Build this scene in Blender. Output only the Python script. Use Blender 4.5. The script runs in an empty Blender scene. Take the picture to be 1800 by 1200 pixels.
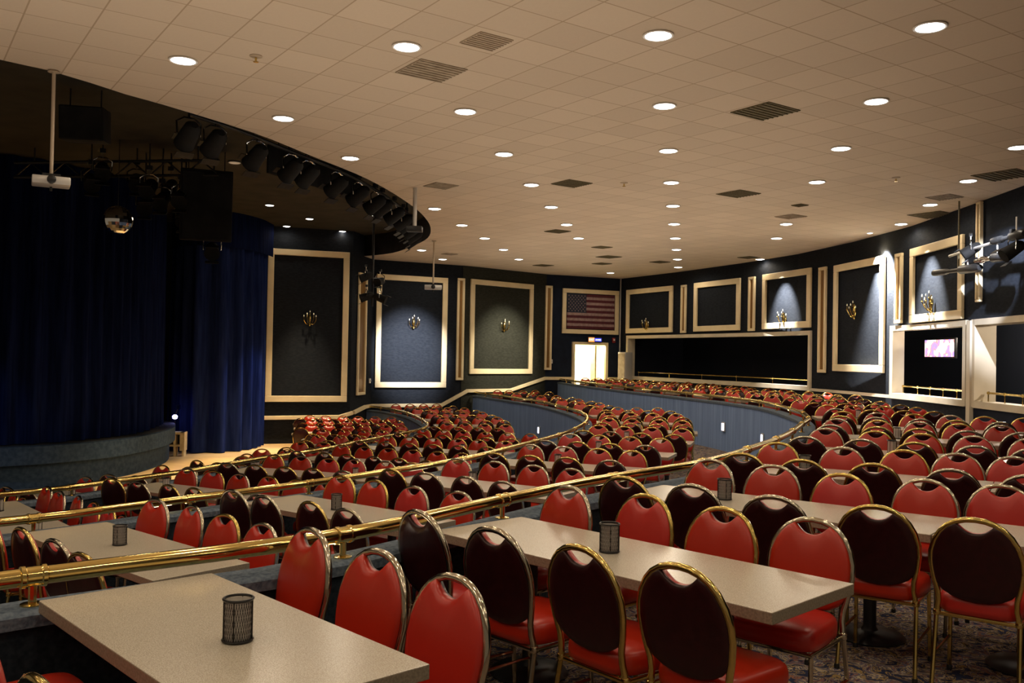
import bpy, bmesh, math, random
from math import sin, cos, pi, radians, hypot, atan2
from mathutils import Vector, Matrix
random.seed(7)
SC = bpy.context.scene
COL = SC.collection
# ------------------------------------------------------------------ camera, world, exposure
EYE = 1.68                      # camera height above the top tier's floor (z = 0)
F, PITCH, ROLL = 1585.0, .0157, .0185
cd = bpy.data.cameras.new('camera'); cam = bpy.data.objects.new('camera', cd); COL.objects.link(cam)
cd.sensor_width = 36; cd.lens = F / 1800 * 36; cd.clip_start = .05; cd.clip_end = 200
_c, _s = cos(ROLL), sin(ROLL)
_f = Vector((0, cos(PITCH), sin(PITCH))); _u0 = Vector((0, -sin(PITCH), cos(PITCH))); _r0 = Vector((1, 0, 0))
_r = _r0 * _c + _u0 * _s; _u = -_r0 * _s + _u0 * _c
cam.matrix_world = Matrix(((_r.x, _u.x, -_f.x, 0), (_r.y, _u.y, -_f.y, 0), (_r.z, _u.z, -_f.z, EYE), (0, 0, 0, 1)))
SC.camera = cam
W = bpy.data.worlds.new('world'); SC.world = W; W.use_nodes = True
W.node_tree.nodes['Background'].inputs[0].default_value = (1, .80, .58, 1)
W.node_tree.nodes['Background'].inputs[1].default_value = .12
SC.view_settings.view_transform = 'Standard'; SC.view_settings.look = 'None'
SC.view_settings.exposure = 0.34; SC.view_settings.gamma = 1; SC.view_settings.use_curve_mapping = False
LAMP_W = 50.0                   # one downlight
WARM = (1, .83, .62)

# ------------------------------------------------------------------ measuring helpers
def ray(px, py):
    u = (px - 900) / F; v = (py - 600) / F
    a = u * _c + v * _s; b = -u * _s + v * _c
    return (a, cos(PITCH) + b * sin(PITCH), sin(PITCH) - b * cos(PITCH))
def atz(px, py, z):             # z above the top tier's floor
    r = ray(px, py); t = (z - EYE) / r[2]
    return (r[0] * t, r[1] * t)
def zat(px, py, x, y):
    r = ray(px, py); return EYE + r[2] * hypot(x, y) / hypot(r[0], r[1])
def proj(x, y, z):
    z -= EYE
    d = y * cos(PITCH) + z * sin(PITCH); u = -y * sin(PITCH) + z * cos(PITCH)
    if d < .1: return (-9999, -9999)
    a = x / d; b = -u / d
    return (900 + F * (a * _c - b * _s), 600 + F * (a * _s + b * _c))
class Path:                     # polyline in plan with arc length
    def __init__(s, pts, smooth=True, n=12):
        P = []
        if smooth:
            q = [pts[0]] + list(pts) + [pts[-1]]
            for i in range(1, len(q) - 2):
                p0, p1, p2, p3 = q[i-1], q[i], q[i+1], q[i+2]
                for k in range(n):
                    t = k / n
                    P.append(tuple(.5 * ((2*p1[j]) + (-p0[j]+p2[j])*t + (2*p0[j]-5*p1[j]+4*p2[j]-p3[j])*t*t + (-p0[j]+3*p1[j]-3*p2[j]+p3[j])*t**3) for j in (0, 1)))
            P.append(pts[-1])
        else: P = list(pts)
        s.P = P; s.S = [0]
        for a, b in zip(P, P[1:]): s.S.append(s.S[-1] + hypot(b[0]-a[0], b[1]-a[1]))
        s.L = s.S[-1]
    def at(s, u):
        u = max(0, min(s.L, u)); i = 0
        while i < len(s.S) - 2 and s.S[i+1] < u: i += 1
        t = (u - s.S[i]) / max(1e-9, s.S[i+1] - s.S[i]); a, b = s.P[i], s.P[i+1]
        return (a[0] + (b[0]-a[0])*t, a[1] + (b[1]-a[1])*t)
    def tan(s, u, e=.25):
        a, b = s.at(u - e), s.at(u + e); d = hypot(b[0]-a[0], b[1]-a[1]) or 1
        return ((b[0]-a[0])/d, (b[1]-a[1])/d)
    def nor(s, u, e=.25):       # right-hand side of travel
        t = s.tan(u, e); return (t[1], -t[0])
    def near(s, x, y):
        best = min(range(401), key=lambda k: (lambda p: hypot(p[0]-x, p[1]-y))(s.at(k/400*s.L)))
        return best / 400 * s.L
    def hit(s, px):             # arc length where the sight line of a picture column crosses the path
        r = ray(px, 560); best = None
        for i, (a, b) in enumerate(zip(s.P, s.P[1:])):
            ca = r[0]*a[1] - r[1]*a[0]; cb = r[0]*b[1] - r[1]*b[0]
            if ca * cb <= 0 and ca != cb:
                t = ca / (ca - cb); y = a[1] + (b[1]-a[1])*t
                if y > 0 and best is None: best = s.S[i] + t * (s.S[i+1] - s.S[i])
        return best

# ------------------------------------------------------------------ materials
def mat(name, col, rough=.6, metal=0, emis=None, es=0, spec=.5, **kw):
    m = bpy.data.materials.new(name); m.use_nodes = True
    b = m.node_tree.nodes['Principled BSDF']
    b.inputs['Base Color'].default_value = (*col, 1); b.inputs['Roughness'].default_value = rough
    b.inputs['Metallic'].default_value = metal; b.inputs['Specular IOR Level'].default_value = spec
    if emis: b.inputs['Emission Color'].default_value = (*emis, 1); b.inputs['Emission Strength'].default_value = es
    for k, v in kw.items(): b.inputs[k.replace('_', ' ')].default_value = v
    return m
def noisy(m, c1, c2, scale, bump=0, detail=4, coord='Object', lo=.35, hi=.65, stretch=None, bscale=None):
    nt = m.node_tree; N = nt.nodes; L = nt.links; b = N['Principled BSDF']
    tc = N.new('ShaderNodeTexCoord'); n = N.new('ShaderNodeTexNoise'); n.inputs['Scale'].default_value = scale; n.inputs['Detail'].default_value = detail
    src = tc.outputs[coord]
    if stretch:
        mp = N.new('ShaderNodeMapping'); mp.inputs['Scale'].default_value = stretch; L.new(src, mp.inputs[0]); src = mp.outputs[0]
    L.new(src, n.inputs['Vector'])
    r = N.new('ShaderNodeValToRGB'); r.color_ramp.elements[0].position = lo; r.color_ramp.elements[1].position = hi
    r.color_ramp.elements[0].color = (*c1, 1); r.color_ramp.elements[1].color = (*c2, 1)
    L.new(n.outputs['Fac'], r.inputs[0]); L.new(r.outputs[0], b.inputs['Base Color'])
    if bump:
        bp = N.new('ShaderNodeBump'); bp.inputs['Strength'].default_value = bump; bp.inputs['Distance'].default_value = .01
        L.new(n.outputs['Fac'], bp.inputs['Height']); L.new(bp.outputs[0], b.inputs['Normal'])
    return m
M = {}
M['brass'] = noisy(mat('brass', (.72, .52, .17), .17, 1), (.50, .36, .10), (.68, .50, .17), 6)
M['brass_rail'] = mat('rail_brass', (.78, .58, .20), .14, 1)
M['nickel'] = mat('worn_nickel_tube', (.50, .44, .33), .14, 1)
def red_mat():
    m = mat('red_vinyl', (.5, .04, .02), .33, spec=.5); nt = m.node_tree; N = nt.nodes; L = nt.links
    oi = N.new('ShaderNodeObjectInfo'); r = N.new('ShaderNodeValToRGB')
    e = r.color_ramp.elements; e[0].color = (.36, .017, .003, 1); e[1].color = (.42, .020, .018, 1)
    x = e.new(.5); x.color = (.42, .019, .005, 1)
    L.new(oi.outputs['Random'], r.inputs[0]); L.new(r.outputs[0], N['Principled BSDF'].inputs['Base Color'])
    n = N.new('ShaderNodeTexNoise'); n.inputs['Scale'].default_value = 160; bp = N.new('ShaderNodeBump'); bp.inputs['Strength'].default_value = .06; bp.inputs['Distance'].default_value = .002
    tc = N.new('ShaderNodeTexCoord'); L.new(tc.outputs['Object'], n.inputs[0]); L.new(n.outputs[0], bp.inputs['Height']); L.new(bp.outputs[0], N['Principled BSDF'].inputs['Normal'])
    return m
M['red'] = red_mat()
M['maroon'] = noisy(mat('maroon_back_vinyl', (.03, .004, .006), .32, spec=.35), (.020, .0022, .0030), (.030, .0035, .0045), 30)
M['laminate'] = noisy(mat('beige_laminate', (.5, .42, .3), .24, spec=.5), (.36, .315, .245), (.54, .485, .385), 260, detail=2, lo=.38, hi=.6)
M['laminate_edge'] = noisy(mat('table_edge', (.3, .25, .18), .5), (.20, .165, .115), (.30, .25, .18), 120)
M['black'] = noisy(mat('black_metal', (.012, .012, .012), .4, spec=.4), (.008, .008, .008), (.018, .018, .018), 20)
M['blackmatte'] = noisy(mat('black_paint', (.01, .01, .01), .8, spec=.2), (.006, .006, .006), (.014, .013, .012), 3)
M['recess'] = noisy(mat('brown_black_recess', (.1, .07, .04), .8, spec=.2), (.030, .027, .019), (.046, .040, .028), 2)
M['pedestal'] = mat('pedestal_black', (.02, .02, .022), .45)
M['wire'] = mat('dark_wire', (.015, .013, .012), .35, .6)
M['glass'] = mat('smoky_glass', (.55, .52, .48), .12, spec=.5, Alpha=.5)
M['wax'] = mat('candle_wax', (.75, .70, .58), .5)
M['cap'] = noisy(mat('blue_grey_carpet_cap', (.10, .13, .17), .95, spec=.1), (.075, .10, .135), (.15, .185, .225), 45, bump=.5)
M['parapet'] = noisy(mat('blue_fabric_panel', (.12, .15, .2), .85, spec=.15), (.18, .275, .50), (.25, .37, .62), 5, stretch=(3, 3, .12), bump=.0)
M['shaded_navy'] = noisy(mat('shaded_navy_panel', (.02, .03, .04), .95, spec=.1), (.012, .018, .026), (.025, .034, .045), 40)  # audience side of the low walls, its shade put into the colour
M['wall'] = noisy(mat('navy_fabric_wall', (.05, .06, .09), .9, spec=.15), (.0085, .011, .016), (.0145, .0175, .0235), 9, stretch=(1, 1, 3), bump=.15)
M['navy'] = noisy(mat('navy_paint', (.02, .03, .07), .8, spec=.2), (.006, .010, .022), (.010, .016, .034), 4)
M['greenwall'] = noisy(mat('grey_olive_fabric', (.1, .1, .08), .9, spec=.15), (.022, .023, .017), (.034, .035, .027), 9, stretch=(1, 1, 3), bump=.15)
M['cream'] = noisy(mat('cream_paint', (.7, .56, .33), .5, spec=.3), (.78, .64, .39), (.86, .72, .46), 2)
M['cream2'] = noisy(mat('pale_cream_paint', (.78, .68, .5), .5, spec=.3), (.62, .54, .40), (.70, .62, .47), 2)
M['gilt'] = mat('gilt_groove', (.25, .13, .03), .4, .4)
M['wood'] = noisy(mat('pale_oak_floor', (.6, .42, .22), .35, spec=.4), (.62, .39, .16), (.80, .55, .27), 2, stretch=(1, 9, 1))
M['curtain'] = noisy(mat('navy_velvet', (.01, .014, .06), .9, spec=.02), (.0025, .0045, .022), (.006, .011, .044), 3, stretch=(4, 4, .3))
M['curtain2'] = noisy(mat('blue_velvet', (.02, .03, .12), .9, spec=.03), (.006, .012, .055), (.014, .025, .10), 3, stretch=(4, 4, .3))
M['stage'] = noisy(mat('stage_blue_carpet', (.08, .12, .17), .95, spec=.1), (.024, .042, .070), (.040, .064, .098), 12, bump=.3)
M['lens'] = mat('lamp_lens', (1, 1, 1), .5, emis=(1, .97, .94), es=9)
M['lens_dim'] = mat('dim_lens', (.7, .65, .55), .5, emis=(1, .8, .55), es=.12)
M['white'] = mat('white_enamel', (.75, .72, .66), .4)
M['grille'] = noisy(mat('olive_grille', (.11, .09, .04), .7), (.085, .07, .03), (.15, .12, .055), 50)
M['grille2'] = noisy(mat('dusty_grille', (.2, .17, .12), .7), (.30, .24, .165), (.44, .36, .26), 6)
M['white2'] = mat('ivory_plastic', (.45, .36, .26), .5)
M['silver'] = mat('silver_casing', (.6, .58, .54), .35, .4)
M['mirror'] = mat('mirror_tile', (.85, .85, .82), .04, 1)
M['chrome'] = mat('chrome', (.7, .7, .68), .12, 1)
M['tan'] = noisy(mat('tan_wood', (.55, .42, .2), .6), (.48, .36, .17), (.62, .48, .24), 6)
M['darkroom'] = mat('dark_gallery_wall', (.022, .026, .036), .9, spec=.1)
M['brownpanel'] = mat('brown_wall_panel', (.10, .075, .055), .8)
M['doorlit'] = noisy(mat('lobby_wall', (.85, .78, .55), .6), (.80, .73, .5), (.88, .82, .6), 2)
M['flame'] = mat('candle_tube', (.8, .75, .6), .4, emis=(1, .8, .5), es=.06)
M['bluelamp'] = mat('blue_lamp', (.3, .3, 1), .4, emis=(.35, .35, 1), es=14)
M['steplight'] = mat('step_light_lens', (1, 1, 1), .4, emis=(.85, .85, 1), es=2.2)
M['exit_o'] = mat('exit_orange', (.9, .35, .08), .4, emis=(1, .30, .07), es=1.1)
M['exit_b'] = mat('sign_blue', (.1, .12, .8), .4, emis=(.06, .08, .9), es=1.0)
M['exit_w'] = mat('sign_white', (.9, .9, 1), .4, emis=(.75, .75, 1), es=1.3)

def ceiling_mat():
    m = mat('ceiling_tiles', (.62, .50, .37), .9, spec=.1); nt = m.node_tree; N = nt.nodes; L = nt.links
    tc = N.new('ShaderNodeTexCoord'); mp = N.new('ShaderNodeMapping'); mp.vector_type = 'TEXTURE'
    mp.inputs['Location'].default_value = (-3.701, 9.762, 0); mp.inputs['Rotation'].default_value = (0, 0, radians(34.95)); mp.inputs['Scale'].default_value = (.604, .604, 1)
    L.new(tc.outputs['Object'], mp.inputs[0])
    def vm(op, a, b=None):
        n = N.new('ShaderNodeVectorMath'); n.operation = op; L.new(a, n.inputs[0])
        if b is not None: n.inputs[1].default_value = b
        return n.outputs[0]
    sh = vm('ADD', mp.outputs[0], (.5, .5, 0)); fl = vm('FLOOR', sh); fr = vm('FRACTION', sh); ab = vm('ABSOLUTE', vm('SUBTRACT', fr, (.5, .5, .5)))
    sp = N.new('ShaderNodeSeparateXYZ'); L.new(ab, sp.inputs[0])
    mx = N.new('ShaderNodeMath'); mx.operation = 'MAXIMUM'; L.new(sp.outputs[0], mx.inputs[0]); L.new(sp.outputs[1], mx.inputs[1])
    gt = N.new('ShaderNodeMath'); gt.operation = 'GREATER_THAN'; L.new(mx.outputs[0], gt.inputs[0]); gt.inputs[1].default_value = .487
    wn = N.new('ShaderNodeTexWhiteNoise'); wn.noise_dimensions = '2D'; L.new(fl, wn.inputs['Vector'])
    ns = N.new('ShaderNodeTexNoise'); ns.inputs['Scale'].default_value = 30; L.new(tc.outputs['Object'], ns.inputs[0])
    ad = N.new('ShaderNodeMath'); ad.operation = 'MULTIPLY_ADD'; L.new(ns.outputs[0], ad.inputs[0]); ad.inputs[1].default_value = .6; L.new(wn.outputs[0], ad.inputs[2])
    r = N.new('ShaderNodeValToRGB'); r.color_ramp.elements[0].color = (.58, .485, .375, 1); r.color_ramp.elements[1].color = (.67, .565, .44, 1); r.color_ramp.elements[1].position = 1
    dv = N.new('ShaderNodeMath'); dv.operation = 'MULTIPLY'; dv.inputs[1].default_value = .625; L.new(ad.outputs[0], dv.inputs[0]); L.new(dv.outputs[0], r.inputs[0])
    mix = N.new('ShaderNodeMixRGB'); L.new(gt.outputs[0], mix.inputs[0]); L.new(r.outputs[0], mix.inputs[1]); mix.inputs[2].default_value = (.43, .335, .235, 1)
    L.new(mix.outputs[0], N['Principled BSDF'].inputs['Base Color'])
    bp = N.new('ShaderNodeBump'); bp.inputs['Strength'].default_value = .4; bp.inputs['Distance'].default_value = .004; L.new(ns.outputs[0], bp.inputs['Height']); L.new(bp.outputs[0], N['Principled BSDF'].inputs['Normal'])
    return m
M['ceiling'] = ceiling_mat()
def carpet_mat():
    m = mat('patterned_carpet', (.1, .1, .1), .95, spec=.1); nt = m.node_tree; N = nt.nodes; L = nt.links
    tc = N.new('ShaderNodeTexCoord'); ns = N.new('ShaderNodeTexNoise'); ns.inputs['Scale'].default_value = 8.5; ns.inputs['Detail'].default_value = 3; ns.inputs['Distortion'].default_value = 1.6
    L.new(tc.outputs['Object'], ns.inputs[0])
    r = N.new('ShaderNodeValToRGB'); cr = r.color_ramp; cr.interpolation = 'CONSTANT'
    st = [(0, (.03, .04, .10)), (.42, (.48, .33, .12)), (.46, (.05, .06, .13)), (.50, (.62, .50, .32)), (.545, (.16, .15, .22)), (.60, (.40, .18, .10)), (.64, (.03, .045, .11))]
    while len(cr.elements) < len(st): cr.elements.new(.5)
    for e, (p, c) in zip(cr.elements, st): e.position = p; e.color = (*c, 1)
    n2 = N.new('ShaderNodeTexNoise'); n2.inputs['Scale'].default_value = 60; L.new(tc.outputs['Object'], n2.inputs[0])
    mix = N.new('ShaderNodeMixRGB'); mix.blend_type = 'MULTIPLY'; mix.inputs[0].default_value = .7
    L.new(ns.outputs[0], r.inputs[0]); L.new(r.outputs[0], mix.inputs[1]); L.new(n2.outputs[0], mix.inputs[2])
    g = N.new('ShaderNodeMixRGB'); g.blend_type = 'ADD'; g.inputs[0].default_value = 1; L.new(mix.outputs[0], g.inputs[1]); g.inputs[2].default_value = (.01, .01, .012, 1)
    L.new(g.outputs[0], N['Principled BSDF'].inputs['Base Color'])
    return m
M['carpet'] = carpet_mat()
def tv_mat():
    m = mat('television_picture', (0, 0, 0), .3); nt = m.node_tree; N = nt.nodes; L = nt.links
    tc = N.new('ShaderNodeTexCoord'); ns = N.new('ShaderNodeTexNoise'); ns.inputs['Scale'].default_value = 5; ns.inputs['Detail'].default_value = 1; L.new(tc.outputs['Object'], ns.inputs[0])
    r = N.new('ShaderNodeValToRGB'); cr = r.color_ramp
    st = [(0, (.2, .3, 1)), (.40, (.45, .3, .9)), (.47, (.9, .28, .22)), (.53, (1, .85, .85)), (1, (1, 1, 1))]
    while len(cr.elements) < len(st): cr.elements.new(.5)
    for e, (p, c) in zip(cr.elements, st): e.position = p; e.color = (*c, 1)
    L.new(ns.outputs[0], r.inputs[0]); b = N['Principled BSDF']; L.new(r.outputs[0], b.inputs['Emission Color']); b.inputs['Emission Strength'].default_value = 1.5
    return m
M['tv'] = tv_mat()

# ------------------------------------------------------------------ mesh helpers
class MB:
    def __init__(s): s.v = []; s.f = []; s.m = []; s.mats = []
    def mi(s, m):
        if m not in s.mats: s.mats.append(m)
        return s.mats.index(m)
    def add(s, vs, fs, m):
        k = len(s.v); i = s.mi(m); s.v += [tuple(v) for v in vs]
        for f in fs: s.f.append(tuple(k + a for a in f)); s.m.append(i)
        return s
    def box(s, c, d, m, rz=0, R=None):
        x, y, z = d[0]/2, d[1]/2, d[2]/2
        vs = [Vector((i*x, j*y, k*z)) for i in (-1, 1) for j in (-1, 1) for k in (-1, 1)]
        R = R or Matrix.Rotation(rz, 3, 'Z')
        return s.add([R @ v + Vector(c) for v in vs], [(0,1,3,2),(4,6,7,5),(0,4,5,1),(2,3,7,6),(0,2,6,4),(1,5,7,3)], m)
    def tube(s, pts, r, m, n=8, closed=False, caps=True):
        P = [Vector(p) for p in pts]; N_ = len(P); rs = r if isinstance(r, (list, tuple)) else [r]*N_
        vs = []; up = None
        for i in range(N_):
            if closed: t = P[(i+1) % N_] - P[i-1]
            else: t = P[min(i+1, N_-1)] - P[max(i-1, 0)]
            t.normalize()
            if up is None:
                up = Vector((0, 0, 1)) if abs(t.z) < .9 else Vector((1, 0, 0))
            a = t.cross(up); 
            if a.length < 1e-4: a = t.cross(Vector((0, 1, .1)))
            a.normalize(); b = a.cross(t).normalized(); up = b
            for k in range(n):
                w = 2*pi*k/n; vs.append(P[i] + (a*cos(w) + b*sin(w)) * rs[i])
        fs = []
        for i in range(N_ if closed else N_-1):
            j = (i+1) % N_
            for k in range(n):
                l = (k+1) % n; fs.append((i*n+k, i*n+l, j*n+l, j*n+k))
        if not closed and caps: fs.append(tuple(range(n))[::-1]); fs.append(tuple(range((N_-1)*n, N_*n)))
        return s.add(vs, fs, m)
    def lathe(s, prof, m, c=(0, 0, 0), n=20, R=None):
        vs = []; fs = []
        for (r, z) in prof:
            for k in range(n):
                v = Vector((r*cos(2*pi*k/n), r*sin(2*pi*k/n), z)); vs.append((R @ v if R else v) + Vector(c))
        for i in range(len(prof)-1):
            for k in range(n): fs.append((i*n+k, i*n+(k+1) % n, (i+1)*n+(k+1) % n, (i+1)*n+k))
        fs.append(tuple(range(n))[::-1]); fs.append(tuple((len(prof)-1)*n + k for k in range(n)))
        return s.add(vs, fs, m)
    def mesh(s, name, smooth=True, bevel=0, angle=40):
        me = bpy.data.meshes.new(name); me.from_pydata(s.v, [], s.f)
        for m in s.mats: me.materials.append(M[m])
        for p, i in zip(me.polygons, s.m): p.material_index = i
        bm = bmesh.new(); bm.from_mesh(me)
        if bevel:
            bmesh.ops.bevel(bm, geom=[e for e in bm.edges if len(e.link_faces) == 2 and e.calc_face_angle(0) > radians(50)], offset=bevel, segments=2, affect='EDGES', profile=.5)
        bmesh.ops.recalc_face_normals(bm, faces=bm.faces)
        bm.to_mesh(me); bm.free()
        if smooth:
            for p in me.polygons: p.use_smooth = True
            me.set_sharp_from_angle(angle=radians(angle))
        return me
    def obj(s, name, parent=None, **k): return link(name, s.mesh(name, **k), parent)
def link(name, me, parent=None, loc=None, rz=None):
    o = bpy.data.objects.new(name, me); COL.objects.link(o)
    if parent: o.parent = parent
    if loc is not None: o.location = loc
    if rz is not None: o.rotation_euler = (0, 0, rz)
    return o
def tag(o, label, cat, group=None, kind=None):
    o['label'] = label; o['category'] = cat
    if group: o['group'] = group
    if kind: o['kind'] = kind
    return o
def thing(name, label, cat, loc=(0, 0, 0), rz=0, group=None):
    return tag(link(name, None, None, loc, rz), label, cat, group)
def struct(o): o['kind'] = 'structure'; return o
ORD = ['first', 'second', 'third', 'fourth', 'fifth', 'sixth', 'seventh', 'eighth', 'ninth', 'tenth', 'eleventh', 'twelfth', 'thirteenth', 'fourteenth', 'fifteenth', 'sixteenth', 'seventeenth', 'eighteenth', 'nineteenth', 'twentieth', 'twenty-first', 'twenty-second', 'twenty-third', 'twenty-fourth', 'twenty-fifth', 'twenty-sixth', 'twenty-seventh', 'twenty-eighth']

# ------------------------------------------------------------------ plan of the house (metres, camera at 0,0)
Z3, Z2, Z1, Z0 = 0.0, -.46, -.92, -1.20      # floors: top tier, second, third, dance floor
ZC, ZR = EYE + 3.21, EYE + 3.9               # ceiling, recess over the stage
R1 = Path([(-9, -2.2), (-5.5, .4), (-3.5, 2.0), (-1.93, 3.44), (-.88, 4.34), (-.02, 5.60), (.55, 6.42), (1.70, 7.82), (2.53, 9.29), (3.28, 10.76), (4.14, 12.8), (4.65, 14.1), (5.09, 16.1), (5.33, 19.6), (4.51, 23.7), (3.49, 27.5), (2.6, 31.5), (1.9, 35.3)])
R2 = Path([(-12, 1.5), (-8.5, 3.6), (-5.8, 5.3), (-3.9, 6.95), (-3.18, 7.84), (-2.25, 9.04), (-1.61, 10), (-.7, 11.5), (.03, 13.3), (1.06, 16.3), (1.65, 19.4), (1.66, 22.4), (.88, 26.9), (-.1, 29.6), (-1.3, 32.6)])
R3 = Path([(-15, 5.5), (-11.5, 7.4), (-8.6, 9.2), (-6.2, 11.05), (-5.4, 12.3), (-4.8, 13.5), (-4.2, 15.2), (-3.5, 16.8), (-2.93, 18.9), (-2.17, 21.6), (-2.2, 23.7), (-3.1, 27.4), (-4.2, 29.8), (-4.85, 30.6)])
LW = Path([(-9.2, 27.5), (-5.15, 28.9), (-4.8, 30.9), (-1.7, 32.5), (1.3, 35.3), (4.4, 36.7)], smooth=False)
RW = Path([(4.4, 36.7), (6.23, 33.12), (7.54, 30.02), (8.53, 27.15), (9.08, 24.07), (9.32, 21.17), (9.22, 18.28), (9.1, 16.0), (8.95, 13), (8.9, 8), (8.9, -4)], smooth=False)
CAN = Path([(-14, 4.5), (-9.5, 7.3), (-5.8, 10.06), (-5.03, 11.21), (-4.58, 11.9), (-3.84, 13.29), (-3.33, 14.77), (-2.76, 16.47), (-2.38, 18.38), (-2.13, 20.56), (-2.12, 22.85), (-2.44, 25.13), (-3.24, 27.4), (-3.95, 28.9), (-4.96, 29.9)])
STG = Path([(-19, 15.5), (-13, 16.4), (-10.15, 17.8), (-8.9, 19.3), (-8.5, 20.9), (-8.6, 22.9), (-9.3, 24.9), (-10.5, 26.3)])

def ngon(name, pts, z, m):
    me = bpy.data.meshes.new(name); bm = bmesh.new()
    vs = [bm.verts.new((x, y, z)) for x, y in pts]
    f = bm.faces.new(vs); bmesh.ops.triangulate(bm, faces=[f]); bm.to_mesh(me); bm.free(); me.materials.append(M[m])
    return struct(link(name, me))
def sub(p, a, b, n): return [p.at(a + (b-a)*i/n) for i in range(n+1)]
def strip(mb, P, u0, u1, z0, z1, m, n=None, off=0, zt=None):
    n = n or max(1, int((u1-u0)/.5)); vs = []
    for i in range(n+1):
        u = u0 + (u1-u0)*i/n; x, y = P.at(u); nx, ny = P.nor(u, .02) if off else (0, 0)
        vs += [(x+nx*off, y+ny*off, z0), (x+nx*off, y+ny*off, z1)]
    mb.add(vs, [(2*i, 2*i+2, 2*i+3, 2*i+1) for i in range(n)], m)
BACK = [(8.9, -5), (-16, -5)]
# floors
ngon('floor', [(-20, -5), (12, -5), (12, 38), (-20, 38)], Z0, 'wood')
ngon('floor_third_tier', sub(R3, 0, R3.L, 60) + [(4.5, 36.7), (10.5, 25), (10.5, -5), (-15, -5)], Z1, 'carpet')
ngon('floor_second_tier', sub(R2, 0, R2.L, 60) + [(4.5, 36.8), (10.2, 25), (10.2, -5), (-12, -5)], Z2, 'carpet')
ngon('floor_top_tier', sub(R1, 0, R1.L, 60) + [(4.4, 36.7)] + RW.P[1:] + [(8.9, -5), (-9, -5)], Z3, 'carpet')
# ceiling
ngon('ceiling', sub(CAN, 0, CAN.L, 60) + [(-4.8, 30.9), (-1.7, 32.5), (1.3, 35.3)] + RW.P + [(8.9, -5), (-14, -5)], ZC, 'ceiling')
ngon('ceiling_stage_recess', [(-20, 3), (-2, 3), (-1.5, 31), (-20, 31)], ZR, 'recess')
mb = MB(); strip(mb, CAN, 0, CAN.L, ZC, ZR + .02, 'blackmatte', 60); struct(mb.obj('wall_recess_fascia'))
# left wall (fan of flat bays), each bay a strip; the third bay is the olive one
mb = MB()
for i in range(5):
    a, b = LW.S[i], LW.S[i+1]
    if i == 4: continue
    strip(mb, LW, a, b, Z0, ZR if i < 2 else ZC, 'wall', 1)
uo0, uo1 = LW.hit(812), LW.S[4]
struct(mb.obj('wall_left', smooth=False))
mb = MB(); strip(mb, LW, uo0, uo1, Z0, ZC, 'greenwall', 6, off=.03); struct(mb.obj('wall_left_olive_bay', smooth=False))
# far bay with the doorway
ud0, ud1 = LW.hit(1008), LW.hit(1066); zd = 2.17
mb = MB(); strip(mb, LW, LW.S[4], ud0, Z0, ZC, 'navy', 1); strip(mb, LW, ud1, LW.S[5], Z0, ZC, 'navy', 1); strip(mb, LW, ud0, ud1, zd, ZC, 'navy', 1)
struct(mb.obj('wall_far', smooth=False))
fu = Vector((*LW.tan((ud0+ud1)/2, .3), 0)); fn = Vector((-fu.y, fu.x, 0))     # fn points out of the house
dA = Vector((*LW.at(ud0), 0)); dB = Vector((*LW.at(ud1), 0)); angF = atan2(fu.y, fu.x)
# lit lobby behind the doorway
mb = MB(); a, b = dA - fu*.8 + fn*.02, dB + fu*.8 + fn*.02; c_, d_ = b + fn*1.9, a + fn*1.9
up = Vector((0, 0, 2.6))
mb.add([a, b, c_, d_, a+up, b+up, c_+up, d_+up], [(3, 2, 6, 7), (0, 3, 7, 4), (1, 5, 6, 2), (0, 1, 2, 3), (4, 7, 6, 5)], 'doorlit')
struct(mb.obj('wall_lobby', smooth=False))
mb = MB(); w = .11
for p in (dA, dB): mb.box(p + Vector((0, 0, zd/2)) - fn*.03, (w, .14, zd), 'cream', angF)
mb.box((dA+dB)/2 - fn*.03 + Vector((0, 0, zd+.05)), ((dB-dA).length + w, .14, .11), 'cream', angF)
struct(mb.obj('trim_doorway', smooth=False, bevel=.01))
# one leaf of the double door stands open, seen edge-on at the right
dl = MB(); q = dB - fu*.42
dl.box(q + fn*.26 + Vector((0, 0, zd/2)), (.06, .46, zd-.04), 'tan', angF - .12)
o = struct(dl.obj('door_1', smooth=False, bevel=.006))
mb = MB(); mb.tube([q + fn*.05 - fu*.03 + Vector((0, 0, .95)), q + fn*.05 - fu*.03 + Vector((0, 0, 1.1))], .015, 'brass'); mb.obj('door_handle', o)
# right wall with three openings
SILL, HEAD = EYE - .73, EYE + .77
W1 = (RW.hit(1105), RW.hit(1426)); W2 = (RW.hit(1571), RW.hit(1700)); W3 = (RW.hit(1716), RW.hit(1716) + 3.6)
mb = MB()
strip(mb, RW, 0, RW.L, HEAD, ZC, 'wall'); strip(mb, RW, 0, RW.L, Z3 - .02, SILL, 'wall')
for a, b in ((0, W1[0]), (W1[1], W2[0]), (W2[1], W3[0]), (W3[1], RW.L)): strip(mb, RW, a, b, SILL, HEAD, 'wall')
struct(mb.obj('wall_right', smooth=False))
mb = MB(); strip(mb, RW, W3[0] - .05, RW.L, Z3, SILL, 'navy', off=.02); struct(mb.obj('wall_right_lower_bay', smooth=False))
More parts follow.
